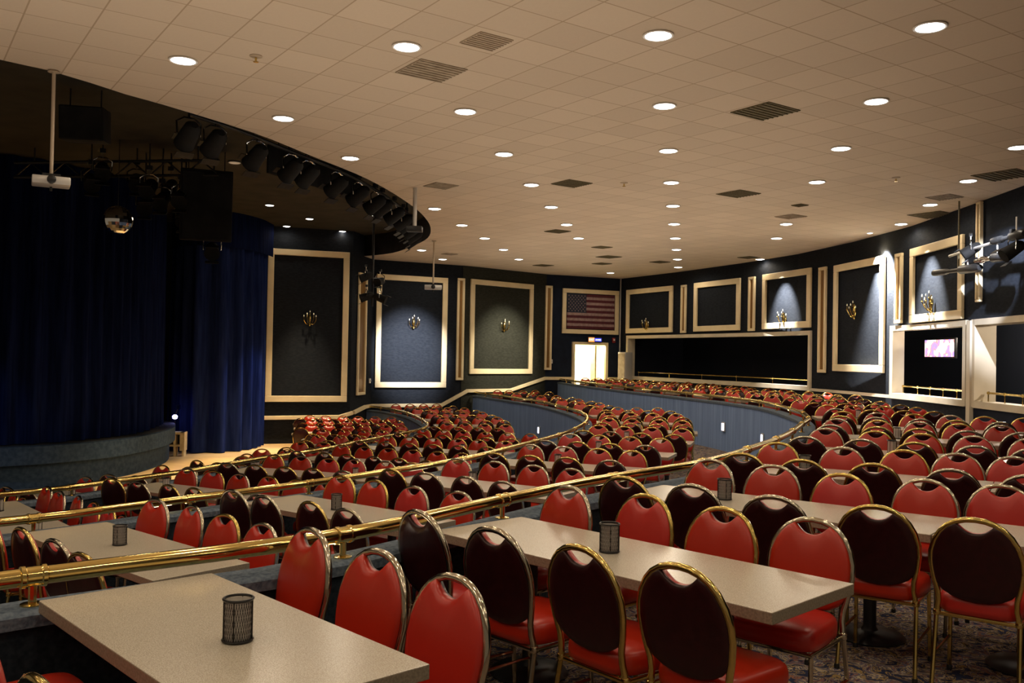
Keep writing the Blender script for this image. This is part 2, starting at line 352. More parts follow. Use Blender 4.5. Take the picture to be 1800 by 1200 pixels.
# dark gallery behind the openings
def outw(u): nx, ny = RW.nor(u, .3); return Vector((-nx, -ny, 0))
mb = MB(); G = 3.2
strip(mb, RW, 0, RW.L, .2, HEAD + .3, 'darkroom', 40, off=-G)
vs = []; n = 40
for i in range(n+1):
    u = RW.L*i/n; x, y = RW.at(u); nx, ny = RW.nor(u, .3)
    for d in (.28, G): vs += [(x-nx*d, y-ny*d, .35), (x-nx*d, y-ny*d, HEAD+.3)]
mb.add(vs, [(4*i, 4*i+2, 4*i+6, 4*i+4) for i in range(n)], 'darkroom'); mb.add(vs, [(4*i+1, 4*i+5, 4*i+7, 4*i+3) for i in range(n)], 'darkroom')
for u in (0, RW.L):
    p = Vector((*RW.at(u), 0)); o_ = outw(u); mb.add([p + Vector((0, 0, .2)), p + o_*(G+.3) + Vector((0, 0, .2)), p + o_*(G+.3) + Vector((0, 0, HEAD+.4)), p + Vector((0, 0, HEAD+.4))], [(0, 1, 2, 3)], 'darkroom')
struct(mb.obj('wall_gallery', smooth=False))
for k, (a, b) in enumerate((W1, W2, W3)):
    D = (.28, .24, .36)[k]; mb = MB(); n = 8 if k == 0 else 4
    us = [a + (b-a)*i/n for i in range(n+1)]
    P_ = [Vector((*RW.at(u), 0)) for u in us]; O_ = [outw(u) for u in us]
    for z0, z1 in ((SILL - .13, SILL), (HEAD, HEAD + .12)):     # sill and head casings, proud of the wall, running back through the wall
        for i in range(n):
            vs = []
            for p, o_ in ((P_[i], O_[i]), (P_[i+1], O_[i+1])):
                for dd in (-.06, D):
                    for z in (z0, z1): vs.append(p + o_*dd + Vector((0, 0, z)))
            mb.add(vs, [(0, 4, 5, 1), (0, 2, 6, 4), (1, 5, 7, 3), (2, 3, 7, 6)], 'cream2')
    for i_, p, o_ in ((0, P_[0], O_[0]), (1, P_[-1], O_[-1])):
        t = Vector((*RW.tan(us[0] if i_ == 0 else us[-1], .3), 0)); an = atan2(t.y, t.x)
        mb.box(p + o_*(D/2-.03) + Vector((0, 0, (SILL+HEAD)/2)), (.14, D+.06, HEAD-SILL+.24), 'cream2', an)
    if k == 2:                                                   # deep bay: inner casing
        pi_ = P_[0] + O_[0]*D; t = Vector((*RW.tan(us[0], .3), 0)); an = atan2(t.y, t.x)
        mb.box(P_[0] - t*.12 - O_[0]*.05 + Vector((0, 0, (SILL+HEAD)/2 - .35)), (.16, .10, HEAD-SILL+.9), 'cream2', an)
    w_ = struct(mb.obj('window_%d' % (k+1), smooth=False))
    # brass rail just inside the opening
    ins = .18
    us2 = [a + (.5 if k == 0 else .15) + (b-a-.3-(.5 if k == 0 else 0))*i/10 for i in range(11)]
    pts = [Vector((*RW.at(u), SILL + .17)) + outw(u)*ins for u in us2]
    t = thing('brass_rail', ['long thin brass rail along the dark wide gallery opening', 'short brass rail in the gallery opening with the television', 'brass rail in the deep cream opening beside the television'][k], 'rail')
    m2 = MB(); m2.tube(pts, .022, 'brass'); m2.obj('handrail', t)
    for i in range(0, 11, 2):
        m3 = MB(); p = pts[i]; m3.tube([p - Vector((0, 0, .17)), p], .012, 'brass'); m3.lathe([(.02, -.03), (.036, 0), (.02, .03)], 'brass', p, 8); m3.obj('post', t)
# brown panel in the third opening, tv in the second
uu = (W3[0]+W3[1])/2; p = Vector((*RW.at(uu), 0)) + outw(uu)*(G-.1)
mb = MB(); mb.box(p + Vector((0, 0, 1.55)), (5, .06, .75), 'brownpanel', atan2(*RW.tan(uu)[::-1])); struct(mb.obj('wall_gallery_panel', smooth=False))
def zr(px, py, d):                                               # point a distance d out beyond the right wall on a sight line
    u = RW.hit(px); x, y = RW.at(u); k = (hypot(x, y) + d) / hypot(x, y)
    return Vector((x*k, y*k, zat(px, py, x*k, y*k)))
a, b = zr(1629, 612, 2.2), zr(1680, 612, 2.2); c0 = (a+b)/2; an = atan2(b.y-a.y, b.x-a.x); wd = (b-a).length; ht = zr(1655, 597, 2.2).z - zr(1655, 627, 2.2).z
t = thing('television', 'lit wall television showing a bright pink and white picture', 'television', c0, an)
MB().box((0, -.04 * 0, 0), (wd+.08, .06, ht+.08), 'black').obj('casing', t, bevel=.01)
MB().box((0, -.035, 0), (wd, .01, ht), 'tv').obj('screen', t, smooth=False)
MB().box((0, .06, 0), (.3, .08, .3), 'black').obj('wall_bracket', t, smooth=False)

# ------------------------------------------------------------------ wall mouldings
TR = [1]
def frame(P, px0, px1, z0, z1, w=.17, m='cream', th=.07, side=1, inner=None):
    u0, u1 = P.hit(px0), P.hit(px1)
    a, b = Vector((*P.at(u0), 0)), Vector((*P.at(u1), 0)); t = (b-a).normalized(); n_ = Vector((t.y, -t.x, 0)); an = atan2(t.y, t.x); L_ = (b-a).length
    c = (a+b)/2 + n_*(th/2+.02); mb = MB(); zc = (z0+z1)/2
    mb.box(c + Vector((0, 0, z0+w/2)), (L_, th, w), m, an); mb.box(c + Vector((0, 0, z1-w/2)), (L_, th, w), m, an)
    for s_ in (-1, 1): mb.box(c + t*s_*(L_-w)/2 + Vector((0, 0, zc)), (w, th, z1-z0-2*w), m, an)
    if inner: mb.box(c - n_*th*.3 + Vector((0, 0, zc)), (L_-2*w+.01, th*.3, z1-z0-2*w+.01), inner, an)
    struct(mb.obj('trim_%d' % TR[0], smooth=False, bevel=.012)); TR[0] += 1
    return c, an, t, n_
def zl(P, px, py): x, y = P.at(P.hit(px)); return zat(px, py, x, y)
def fr(P, x0, x1, yt, yb, px=None, **k):
    px = px or (x0+x1)/2
    return frame(P, x0, x1, zl(P, px, yb), zl(P, px, yt), **k)
fr(LW, 468.5, 612, 440, 706, w=.19)
fr(LW, 627, 641, 480, 694, w=.085, inner='gilt')
fr(LW, 660, 785, 485, 681, w=.19)
fr(LW, 802, 815, 489, 668, w=.085, inner='gilt')
fr(LW, 825, 935, 495, 657, w=.19)
fr(LW, 957, 969, 502, 650, w=.085, inner='gilt')
fc, fan, ft, fnn = fr(LW, 987, 1086, 509, 587, w=.17)
for x0, x1 in ((1103, 1184), (1222, 1303), (1343, 1428)): frame(RW, x0, x1, 2.66, 4.40, w=.19)
for x0, x1 in ((1199, 1208), (1318, 1329)): frame(RW, x0, x1, 2.62, 4.38, w=.085, inner='gilt')
frame(RW, 1442, 1455, 1.36, 4.35, w=.085, inner='gilt')
frame(RW, 1469, 1558, 1.42, 4.33, w=.19)
frame(RW, 1577, 1589, 2.62, 4.3, w=.085, inner='gilt')
frame(RW, 1604, 1697, 2.60, 4.33, w=.19)
frame(RW, 1721, 1729, 2.9, 4.87, w=.05)
# stepped dado rail on the left wall, straight one on the right
def dado(pts, m='cream', w=.12, th=.09):
    mb = MB()
    for (a, b) in zip(pts, pts[1:]):
        a, b = Vector(a), Vector(b); d = b-a; an = atan2(d.y, d.x); sl = atan2(d.z, hypot(d.x, d.y))
        R = Matrix.Rotation(an, 3, 'Z') @ Matrix.Rotation(-sl, 3, 'Y'); mb.box((a+b)/2, (d.length+.06, th, w), m, R=R)
    struct(mb.obj('trim_%d' % TR[0], smooth=False, bevel=.01)); TR[0] += 1
def lw(px, z, off=.06): u = LW.hit(px); x, y = LW.at(u); nx, ny = LW.nor(u, .05); return (x+nx*off, y+ny*off, z)
r0, r1_, r2_, r3_ = EYE-2.05, EYE-1.80, EYE-1.30, EYE-.86
dado([lw(466, r0-.02), lw(600, r0)]); dado([lw(600, r0), lw(619, r0+.12)]); dado([lw(623, r0+.13), lw(642, r1_)])
dado([lw(642, r1_), lw(654.5, r1_)]); dado([lw(655, r1_), lw(778, r1_), lw(822, r2_)]); dado([lw(822, r2_), lw(898, r2_), lw(958, r3_)]); dado([lw(961, r3_), lw(1005, r3_)]); dado([lw(1069, r3_), lw(1089, r3_)])
mb = MB()
for a, b in ((W1[1], W2[0]), (0, W1[0])):
    strip(mb, RW, a, b, SILL-.13, SILL-.05, 'cream2', off=.05)
struct(mb.obj('trim_%d' % TR[0], smooth=False)); TR[0] += 1
u = 0.02; x, y = RW.at(u); mb = MB(); mb.tube([(x-.03, y-.08, 0), (x-.03, y-.08, ZC)], .03, 'silver'); struct(mb.obj('trim_corner_conduit'))

# ------------------------------------------------------------------ flag, exit sign, sconces, speaker
L_ = .0
u0, u1 = LW.hit(987), LW.hit(1086); Lf = (Vector(LW.at(u0)) - Vector(LW.at(u1))).length - .42
zt, zb = zl(LW, 1036, 509) - .2, zl(LW, 1036, 587) + .2; Hf = zt - zb
t = thing('flag', 'framed stars and stripes flag hanging above the lit doorway', 'flag', (fc.x, fc.y, (zt+zb)/2), fan)
M['flag_red'] = noisy(mat('flag_red', (.09, .012, .02), .85), (.07, .010, .016), (.10, .014, .022), 8)
M['flag_white'] = noisy(mat('flag_white', (.36, .24, .22), .85), (.26, .17, .16), (.36, .25, .24), 8)
M['flag_blue'] = mat('flag_blue', (.02, .025, .045), .85)
mb = MB(); sh = Hf/13; wc = Lf*.4
for i in range(13):
    zc = Hf/2 - (i+.5)*sh; x0 = -Lf/2 + (wc if i < 7 else 0)
    mb.box(((x0+Lf/2)/2, -.0, zc), (Lf/2-x0, .02, sh), 'flag_red' if i % 2 == 0 else 'flag_white')
mb.obj('stripes', t, smooth=False)
mb = MB(); mb.box((-Lf/2+wc/2, 0, Hf/2-3.5*sh), (wc, .024, 7*sh), 'flag_blue')
cf = mb.obj('canton', t, smooth=False)
mb = MB()
for r in range(9):
    for c in range(6 if r % 2 == 0 else 5):
        cx = -Lf/2 + wc*(c*2 + 1 + (r % 2))/12; cz = Hf/2 - 7*sh*(r+1)/10; rr = sh*.34
        pts = [(cx + (rr if k % 2 == 0 else rr*.4)*sin(pi*k/5), -.016, cz + (rr if k % 2 == 0 else rr*.4)*cos(pi*k/5)) for k in range(10)]
        mb.add(pts + [(cx, -.016, cz)], [(k, (k+1) % 10, 10) for k in range(10)], 'flag_white')
mb.obj('stars', cf, smooth=False)
p = lw(1043, 0, .12); zc = zat(1043, 597, p[0], p[1])
t = thing('exit_sign', 'small lit sign, orange beside blue, over the far doorway', 'sign', (p[0], p[1], zc), angF)
MB().box((0, 0, 0), (.62, .08, .22), 'black').obj('housing', t, bevel=.01)
MB().box((-.16, -.045, 0), (.26, .01, .18), 'exit_o').obj('orange_panel', t, smooth=False)
MB().box((.14, -.045, 0), (.30, .01, .13), 'exit_b').obj('blue_panel', t, smooth=False)
def text(name, s, parent, loc, size, m, rot=(pi/2, 0, 0)):
    cu = bpy.data.curves.new(name, 'FONT'); cu.body = s; cu.size = size; cu.align_x = 'CENTER'; cu.align_y = 'CENTER'; cu.extrude = .002; cu.materials.append(M[m])
    tmp = bpy.data.objects.new(name, cu); COL.objects.link(tmp); bpy.context.view_layer.update()
    me = bpy.data.meshes.new_from_object(tmp.evaluated_get(bpy.context.evaluated_depsgraph_get())); bpy.data.objects.remove(tmp); bpy.data.curves.remove(cu)
    o = link(name, me, parent); o.location = loc; o.rotation_euler = rot; return o
text('exit_lettering', 'EXIT', t, (-.16, -.053, 0), .12, 'exit_w')
mb = MB()
for i, dx in enumerate((.05, .12, .19, .24)): mb.box((dx, -.053, 0), (.05, .004, .05), 'exit_w')
mb.obj('pictogram', t, smooth=False)
# wall sconces
def sconce_meshes():
    a = MB(); a.lathe([(.01, -.26), (.05, -.22), (.035, -.12), (.07, 0), (.05, .12), (.02, .22), (.01, .26)], 'brass', (0, -.04, 0), 12)
    arms = MB(); cand = []
    for k, (dx, dy, h) in enumerate(((-.24, -.12, .08), (-.13, -.24, .16), (0, -.10, .26), (.13, -.24, .16), (.24, -.12, .08))):
        pts = [Vector((0, -.05, -.1))]
        for i in range(1, 9):
            s_ = i/8; pts.append(Vector((dx*s_, -.05 + (dy+.05)*s_, -.1 - .12*sin(pi*s_) + h*s_)))
        arms.tube(pts, .014, 'brass', 6); e = pts[-1]
        arms.lathe([(.014, 0), (.042, .02), (.03, .03)], 'brass', e, 8)
        c = MB(); c.tube([e + Vector((0, 0, .03)), e + Vector((0, 0, .12))], .013, 'brass', 8); c.lathe([(.013, .14), (.022, .17), (.004, .22)], 'flame', e, 8); cand.append(c)
    return a.mesh('backplate'), arms.mesh('arms'), [c.mesh('candle') for c in cand]
SM = sconce_meshes()
def sconce(P, px, py, label, sc=1.0):
    u = P.hit(px); x, y = P.at(u); nx, ny = P.nor(u, .05); x += nx*.05; y += ny*.05
    tt = P.tan(u, .05)
    t = thing('wall_sconce', label, 'wall light', (x, y, zat(px, py, x, y)), atan2(tt[1], tt[0]), 'brass wall sconces'); t.scale = (sc,)*3
    link('backplate', SM[0], t); link('arms', SM[1], t)
    for c in SM[2]: link('candle', c, t)
for px, py, l in ((544, 562, 'brass candle sconce on the tall dark panel beside the blue curtain'), (726, 568, 'brass candle sconce on the panel behind the small hanging projector'), (884, 574, 'brass candle sconce on the olive grey panel')): sconce(LW, px, py, l, .78)
for px, py, l in ((1140, 572, 'dim brass sconce on the panel nearest the far corner'), (1382, 560, 'brass candle sconce on the lit panel over the wide gallery opening'), (1507, 548, 'brass sconce on the tall panel beneath the brightest wall beam'), (1643, 534, 'brass sconce on the panel above the television opening')): sconce(RW, px, py, l, .78)
# corner loudspeaker
t = thing('corner_loudspeaker', 'grey perforated loudspeaker column standing in the far corner', 'speaker', (4.50, 35.75, 0), -.9)
MB().box((0, 0, .95), (.42, .4, 1.9), 'silver').obj('cabinet', t, bevel=.02)
mb = MB(); mb.box((0, -.21, 1.0), (.36, .02, 1.7), 'grille2'); mb.obj('speaker_grille', t, smooth=False)
# small wall plates on the left wall
for px, py, l in ((650, 669, 'small white wall plate between the first two tall panels'), (969, 635, 'small white wall plate under the slim moulding by the doorway')):
    p = lw(px, 0, .05); z = zat(px, py, p[0], p[1]); tt = LW.tan(LW.hit(px), .05); an = atan2(tt[1], tt[0])
    t = thing('wall_plate', l, 'wall plate', (p[0], p[1], z), an, 'white wall plates'); MB().box((0, 0, 0), (.12, .04, .16), 'white').obj('plate', t, bevel=.006); MB().box((0, -.03, 0), (.03, .03, .05), 'silver').obj('toggle', t, smooth=False)
# fire alarm on the far wall
p = lw(1078, 0, .06); z = zat(1078, 598, p[0], p[1]); t = thing('fire_alarm', 'small dark red fire alarm beside the exit sign', 'alarm', (p[0], p[1], z), angF)
M['alarm'] = mat('alarm_red', (.25, .02, .02), .5); MB().box((0, 0, 0), (.13, .07, .2), 'alarm').obj('housing', t, bevel=.01); MB().box((0, -.04, .02), (.06, .02, .07), 'white').obj('strobe', t, smooth=False)

# ------------------------------------------------------------------ low walls between the tiers, with brass rails
def low_wall(P, zlow, zcap, lab, start, rl):
    n = 90; T = .17
    t = thing('low_wall', lab, 'low wall')
    mb = MB(); vs = []
    for i in range(n+1):
        u = P.L*i/n; x, y = P.at(u); nx, ny = P.nor(u)
        for d in (-T/2, T/2): vs += [(x+nx*d, y+ny*d, zlow), (x+nx*d, y+ny*d, zcap-.05)]
    fs = []
    for i in range(n): k = 4*i; fs += [(k, k+4, k+5, k+1), (k+2, k+3, k+7, k+6)]
    mb.add(vs, fs[0::2], 'parapet'); mb.add(vs, fs[1::2], 'shaded_navy'); mb.obj('panelling', t)
    mb = MB(); prof = [(-T/2-.02, -.06), (-T/2-.02, -.015), (-T/2, 0), (T/2+.0, 0), (T/2+.02, -.015), (T/2+.02, -.06)]; vs = []; q = len(prof)
    for i in range(n+1):
        u = P.L*i/n; x, y = P.at(u); nx, ny = P.nor(u)
        vs += [(x+nx*d, y+ny*d, zcap+h) for d, h in prof]
    mb.add(vs, [(i*q+j, i*q+(j+1) % q, (i+1)*q+(j+1) % q, (i+1)*q+j) for i in range(n) for j in range(q)], 'cap'); mb.obj('carpeted_cap', t)
    r = thing('brass_railing', rl, 'railing'); zr_ = zcap + .11; R_ = .036
    mb = MB(); mb.tube([(*P.at(P.L*i/(n*2)), zr_) for i in range(2*n+1)], R_, 'brass_rail', 14); mb.obj('handrail', r)
    post = MB(); post.tube([(0, 0, -.12), (0, 0, -.02)], .016, 'brass_rail', 8); post.lathe([(.045, -.115), (.045, -.105), (.02, -.10)], 'brass_rail', (0, 0, 0), 12); pm = post.mesh('post')
    col = MB(); R = Matrix.Rotation(pi/2, 3, 'Y'); col.lathe([(R_+.001, -.05), (R_+.008, -.045), (R_+.008, -.03), (R_+.003, -.025), (R_+.003, .025), (R_+.008, .03), (R_+.008, .045), (R_+.001, .05)], 'brass_rail', (0, 0, 0), 16, R); cm = col.mesh('collar')
    u = start
    while u > .8: u -= 1.38
    while u < P.L:
        x, y = P.at(u); tt = P.tan(u); an = atan2(tt[1], tt[0])
        po = link('post', pm, r, (x, y, zr_), an); link('collar', cm, po); u += 1.38
ZK3, ZK2, ZK1 = EYE-1.0, EYE-1.46, EYE-1.92
low_wall(R1, Z2, ZK3, 'blue carpet-capped low wall along the front of the top tier', R1.near(-.02, 5.6), 'polished brass rail on the top tier low wall, nearest the camera')
low_wall(R2, Z1, ZK2, 'blue low wall along the front of the second tier', R2.near(-2.0, 9.3), 'brass rail on the second tier low wall')
low_wall(R3, Z0, ZK1, 'blue low wall beside the dance floor, lowest of the three', R3.near(-4.5, 14.2), 'brass rail on the lowest low wall by the dance floor')
# glowing step lights on the low walls
for P, px, py, l in ((R1, 1275, 750, 'small glowing wall light on the top tier low wall, farther one'), (R1, 1343, 771, 'small glowing wall light on the top tier low wall, nearer one'), (R2, 950, 756, 'small glowing wall light on the second tier low wall')):
    best = None
    for i in range(400):
        u = P.L*(.3 + .7*i/400); x, y = P.at(u); nx, ny = P.nor(u); x -= nx*.1; y -= ny*.1; q = proj(x, y, zat(px, py, x, y))
        if abs(q[0]-px) < 3 and x*nx + y*ny > 0: best = (u, x, y)
    if best:
        u, x, y = best; tt = P.tan(u); z = zat(px, py, x, y)
        t = thing('wall_light', l, 'wall light', (x, y, z), atan2(tt[1], tt[0]), 'step lights on the low walls')
        MB().box((0, .01, 0), (.16, .03, .22), 'silver').obj('surround', t, bevel=.005); MB().box((0, .028, 0), (.11, .02, .17), 'steplight').obj('lamp_lens', t, smooth=False)

# ------------------------------------------------------------------ stage and curtains
def inset(P, d, n=60): return Path([(lambda p, q: (p[0]-q[0]*d, p[1]-q[1]*d))(P.at(P.L*i/n), P.nor(P.L*i/n, .5)) for i in range(n+1)], smooth=False)
ZS = EYE - 2.0
t = thing('stage', 'rounded blue carpeted stage front beneath the dark curtain', 'stage')
mb = MB(); P2 = inset(STG, .14); strip(mb, P2, 0, P2.L, Z0, ZS-.38, 'stage', 60); mb.obj('base_panel', t)
mb = MB(); vs = []; n = 70
for i in range(n+1):
    u = STG.L*i/n; x, y = STG.at(u); nx, ny = STG.nor(u, .4)
    vs += [(x-nx*.14, y-ny*.14, ZS-.40), (x, y, ZS-.38), (x, y, ZS-.02), (x-nx*.03, y-ny*.03, ZS)]
mb.add(vs, [(4*i+j, 4*i+4+j, 4*i+5+j, 4*i+1+j) for i in range(n) for j in range(3)], 'stage'); mb.obj('lip', t)
me = ngon('deck', sub(STG, 0, STG.L, 50) + [(-19, 27.4)], ZS - .005, 'blackmatte'); del me['kind']; me.parent = t
def curtain(P, z0, z1, wl, amp, name, label, m, top=None):
    rnd = random.Random(3); n = int(P.L/wl*8); vs = []; ph = 0
    for i in range(n+1):
        u = P.L*i/n; x, y = P.at(u); nx, ny = P.nor(u, .4)
        ph += 2*pi/8*(1+.35*sin(u*1.7)+.2*rnd.uniform(-1, 1)); d = amp*sin(ph) + .04*sin(u*2.1)
        for k, z in enumerate((z0, z0+(z1-z0)*.5, z1)): s_ = (1.15, 1, .75)[k]; vs.append((x+nx*d*s_, y+ny*d*s_, z))
    mb = MB(); mb.add(vs, [(3*i+j, 3*i+3+j, 3*i+4+j, 3*i+1+j) for i in range(n) for j in range(2)], m)
    o = mb.obj(name, angle=80); tag(o, label, 'curtain'); return o
PC = inset(STG, .42)
curtain(PC, ZS + .01, ZR - .02, .42, .075, 'stage_curtain', 'very dark navy curtain closed across the rounded stage', 'curtain')
PC2 = Path([(-9.9, 26.9), (-9.7, 26.0), (-9.2, 25.4), (-8.6, 25.1), (-8.0, 25.55), (-7.62, 26.6), (-7.58, 27.8)])
curtain(PC2, Z0 + .02, ZR - .35, .50, .13, 'side_curtain', 'royal blue velvet curtain hanging beside the tall cream-framed panel', 'curtain2')
mb = MB(); strip(mb, PC2, 0, PC2.L, ZR-1.0, ZR, 'curtain', 30, off=.16); tag(mb.obj('curtain_valance'), 'dark blue valance above the side curtain', 'valance')
mb = MB(); strip(mb, Path([(-22, 27.6), (-9.1, 27.55)], smooth=False), 0, 12.9, Z0, ZR, 'blackmatte', 1); struct(mb.obj('wall_stage_back', smooth=False))
# equipment by the curtain: tan crate stand and small blue lamp
p = atz(318, 798, Z0)
t = thing('wooden_stand', 'tan wooden stand with two dark openings between stage and curtain', 'stand', (p[0], p[1]-.4, Z0), .1)
mb = MB(); mb.box((0, 0, .62), (.46, .3, .06), 'tan'); mb.box((-.2, 0, .45), (.05, .3, .3), 'tan'); mb.box((0, 0, .45), (.05, .3, .3), 'tan'); mb.box((.2, 0, .40), (.12, .3, .5), 'tan'); mb.box((0, 0, .29), (.5, .3, .05), 'tan'); mb.box((0, .14, .45), (.42, .02, .3), 'black'); mb.obj('frame', t, smooth=False)
for dx in (0, .22): MB().box((dx, 0, .13), (.05, .26, .27), 'tan').obj('leg', t, smooth=False)
p = atz(320, 733, ZS + .15)
p = (-9.35, 25.9)
t = thing('stage_lamp', 'tiny glowing blue lamp at the edge of the stage', 'lamp', (-9.20, 24.75, zat(320, 733, -9.2, 24.75)))
mb = MB(); mb.lathe([(.02, -.05), (.06, -.03), (.07, .03), (.03, .07)], 'bluelamp', (0, 0, 0), 12); mb.obj('bulb', t)
mb = MB(); mb.tube([(0, 0, -.35), (0, 0, -.05)], .015, 'black'); mb.obj('stem', t)
mb = MB(); mb.box((.06, .05, .28), (.10, .1, .12), 'chrome'); mb.tube([(0, 0, .05), (.06, .05, .25)], .012, 'black'); mb.obj('reflector', t)

# ------------------------------------------------------------------ ceiling fittings
def spot(name, loc, tgt, w, col, ang, blend=.5, r=.05, parent=None):
    ld = bpy.data.lights.new(name, 'SPOT'); ld.energy = w; ld.color = col; ld.spot_size = radians(ang); ld.spot_blend = blend; ld.shadow_soft_size = r
    o = bpy.data.objects.new(name, ld); COL.objects.link(o); o.location = loc
    o.rotation_euler = (Vector(tgt) - Vector(loc)).to_track_quat('-Z', 'Y').to_euler(); return o
mb = MB(); mb.lathe([(.13, 0), (.150, -.004), (.156, -.014), (.146, -.02), (.130, -.016)], 'white', n=28); RING = mb.mesh('trim_ring')
mb = MB(); mb.lathe([(.130, -.004), (.130, -.016), (.09, -.026), (.03, -.030)], 'lens', n=28); LENS = mb.mesh('lens')
mb = MB(); mb.lathe([(.130, -.004), (.130, -.016), (.09, -.026), (.03, -.030)], 'lens_dim', n=28); LENSD = mb.mesh('lens')
DL = {0: [(741,439),(778,455)], 1: [(322,105),(498,207),(616,277),(764,366),(812,395),(852,418),(885,438),(912,455)], 2: [(715,81),(818,195),(886,270),(934,324),(969,363),(996,394),(1017,418),(1073,479)],
      3: [(1157,61),(1168,185),(1175,264),(1180,320),(1183,361),(1185,393),(1187,418),(1189,438),(1191,455),(1192,469)], 4: [(1635,46),(1540,177),(1478,260),(1436,319),(1382,393),(1365,418),(1336,455)], 5: [(1790,258),(1702,317),(1635,359),(1584,393)]}
ROWN = ['row beside the stage recess', 'row along the stage recess', 'row between stage and centre', 'centre row', 'row between centre and gallery', 'row beside the gallery wall']
def downlight(x, y, z, label, group, w=LAMP_W, dim=False, sc=1.0, ang=174):
    t = thing('downlight', label, 'ceiling light', (x, y, z), 0, group); t.scale = (sc, sc, 1)
    link('trim_ring', RING, t); link('lens', LENSD if dim else LENS, t)
    if w: spot('downlight_beam', (x, y, z-.05), (x, y, z-3), w, WARM, ang, .45, .12)
for r, L0 in DL.items():
    for i, (px, py) in enumerate(L0):
        x, y = atz(px, py, ZC)
        downlight(x, y, ZC, 'lit round downlight, %s from the camera in the %s' % (ORD[i], ROWN[r]), 'round downlights of the main ceiling')
# rows that continue over and behind the camera
for i in range(-5, 5):
    for j in range(-4, 0):
        x, y = -3.701 + 2.544*i + .485*j, 9.762 - .408*i + 2.502*j
        if -9 < x < 8.6 and y > -4.6: spot('downlight_beam', (x, y, ZC-.05), (x, y, 0), LAMP_W, WARM, 165, .9, .12)
for i, (px, py, d) in enumerate([(660,379,0),(602,406,0),(544,384,0),(474,360,0),(640,356,0),(504,397,0),(412,285,1)]):
    x, y = atz(px, py, ZR-.02)
    downlight(x, y, ZR-.02, ['small bright downlight beneath the spotlight bank in the dark recess', 'small downlight above the tall framed panel in the dark recess', 'small downlight in the middle of the dark recess', 'small downlight beside the black speaker cluster in the recess', 'small downlight at the end of the black spotlight bank', 'small downlight close above the side curtain in the recess', 'dim switched-off downlight in the dark stage recess'][i], 'small downlights of the dark recess', w=12 if not d else 0, dim=bool(d), sc=.8)
# added fill lights without fixtures along the low walls, brightening the ceiling
def ceiling_fills(P, z, u0, u1, step, w):
    u = u0
    while u < u1:
        x, y = P.at(u); nx, ny = P.nor(u); spot('ceiling_fill', (x-nx*.16, y-ny*.16, z), (x-nx*.16, y-ny*.16, z+3), w, (1, .83, .65), 152, 1, .15); u += step
UP_W = 108.0
ceiling_fills(R1, ZK3+.05, 1.5, 16, 3.0, UP_W)
ceiling_fills(R1, ZK3+.05, 18, R1.L-1, 3.2, UP_W*.62)
ceiling_fills(R2, ZK2+.05, 4, R2.L-1, 3.6, UP_W*1.0)
# ventilation grilles
def vent(px, py, s_, m, label, rot=34.95):
    x, y = atz(px, py, ZC)
    t = thing('ceiling_vent', label, 'vent', (x, y, ZC), radians(rot), 'ceiling vents')
    mb = MB(); mb.box((0, 0, -.006), (s_, s_, .012), m); mb.obj('backing', t, smooth=False)
    mb = MB()
    for k in range(8): mb.box((0, -s_/2 + s_*(k+.5)/8, -.016), (s_*.96, s_*.03, .012), m)
    mb.obj('louvres', t, smooth=False)
for a in [(1345,195,.62,'grille','dark olive square vent between the two nearest downlight rows'), (758,124,.6,'grille2','dusty open vent right behind the nearest left-hand downlight'), (855,72,.4,'white2','faint grey square vent near the top edge of the view'), (1298,340,.6,'grille','olive square vent in the middle distance by the centre row'),
          (1765,307,.75,'grille','large dark vent beside the gallery wall, nearest the camera'), (1640,377,.75,'grille','dark vent at the ceiling edge above the wall spotlight rig'), (1660,346,.5,'grille2','faint vent between two downlights of the gallery wall row'), (1005,322,.55,'grille','dark vent beside the fourth downlight of the inner row'),
          (1390,380,.5,'grille2','faint vent near the fifth downlight towards the gallery'), (1316,452,.5,'grille','small far vent above the middle gallery panel'), (1058,434,.45,'grille','far dark vent, nearest of three in a cluster'), (1070,451,.6,'grille','far dark vent, middle one of three in a cluster'),
          (1058,463,.5,'grille','far dark vent, farthest of three in a cluster'), (980,406,.5,'grille','dark vent between two small far downlights of the inner row'), (955,466,.55,'grille','far vent touching the last downlight by the olive panel'), (1160,460,.5,'grille','small far vent just before the far corner'), (790,446,.4,'grille2','faint vent above the small far projector'), (1406,360,.25,'grille','tiny dark sensor plate in the ceiling'), (775,326,.5,'grille2','faint grey vent to the side of the hanging pole')]: vent(*a)
for px, py, l in ((450, 98, 'small sprinkler head near the second tile row by the recess'), (1097, 321, 'small sprinkler head left of the centre row'), (1575, 312, 'small sprinkler head near the gallery wall')):
    x, y = atz(px, py, ZC); t = thing('sprinkler', l, 'sprinkler', (x, y, ZC), 0, 'ceiling sprinklers'); MB().lathe([(.07, 0), (.07, -.01), (.03, -.02)], 'white2', n=14).obj('escutcheon', t); MB().lathe([(.012, -.02), (.012, -.06), (.03, -.065), (.03, -.07)], 'brass', n=10).obj('nozzle', t)
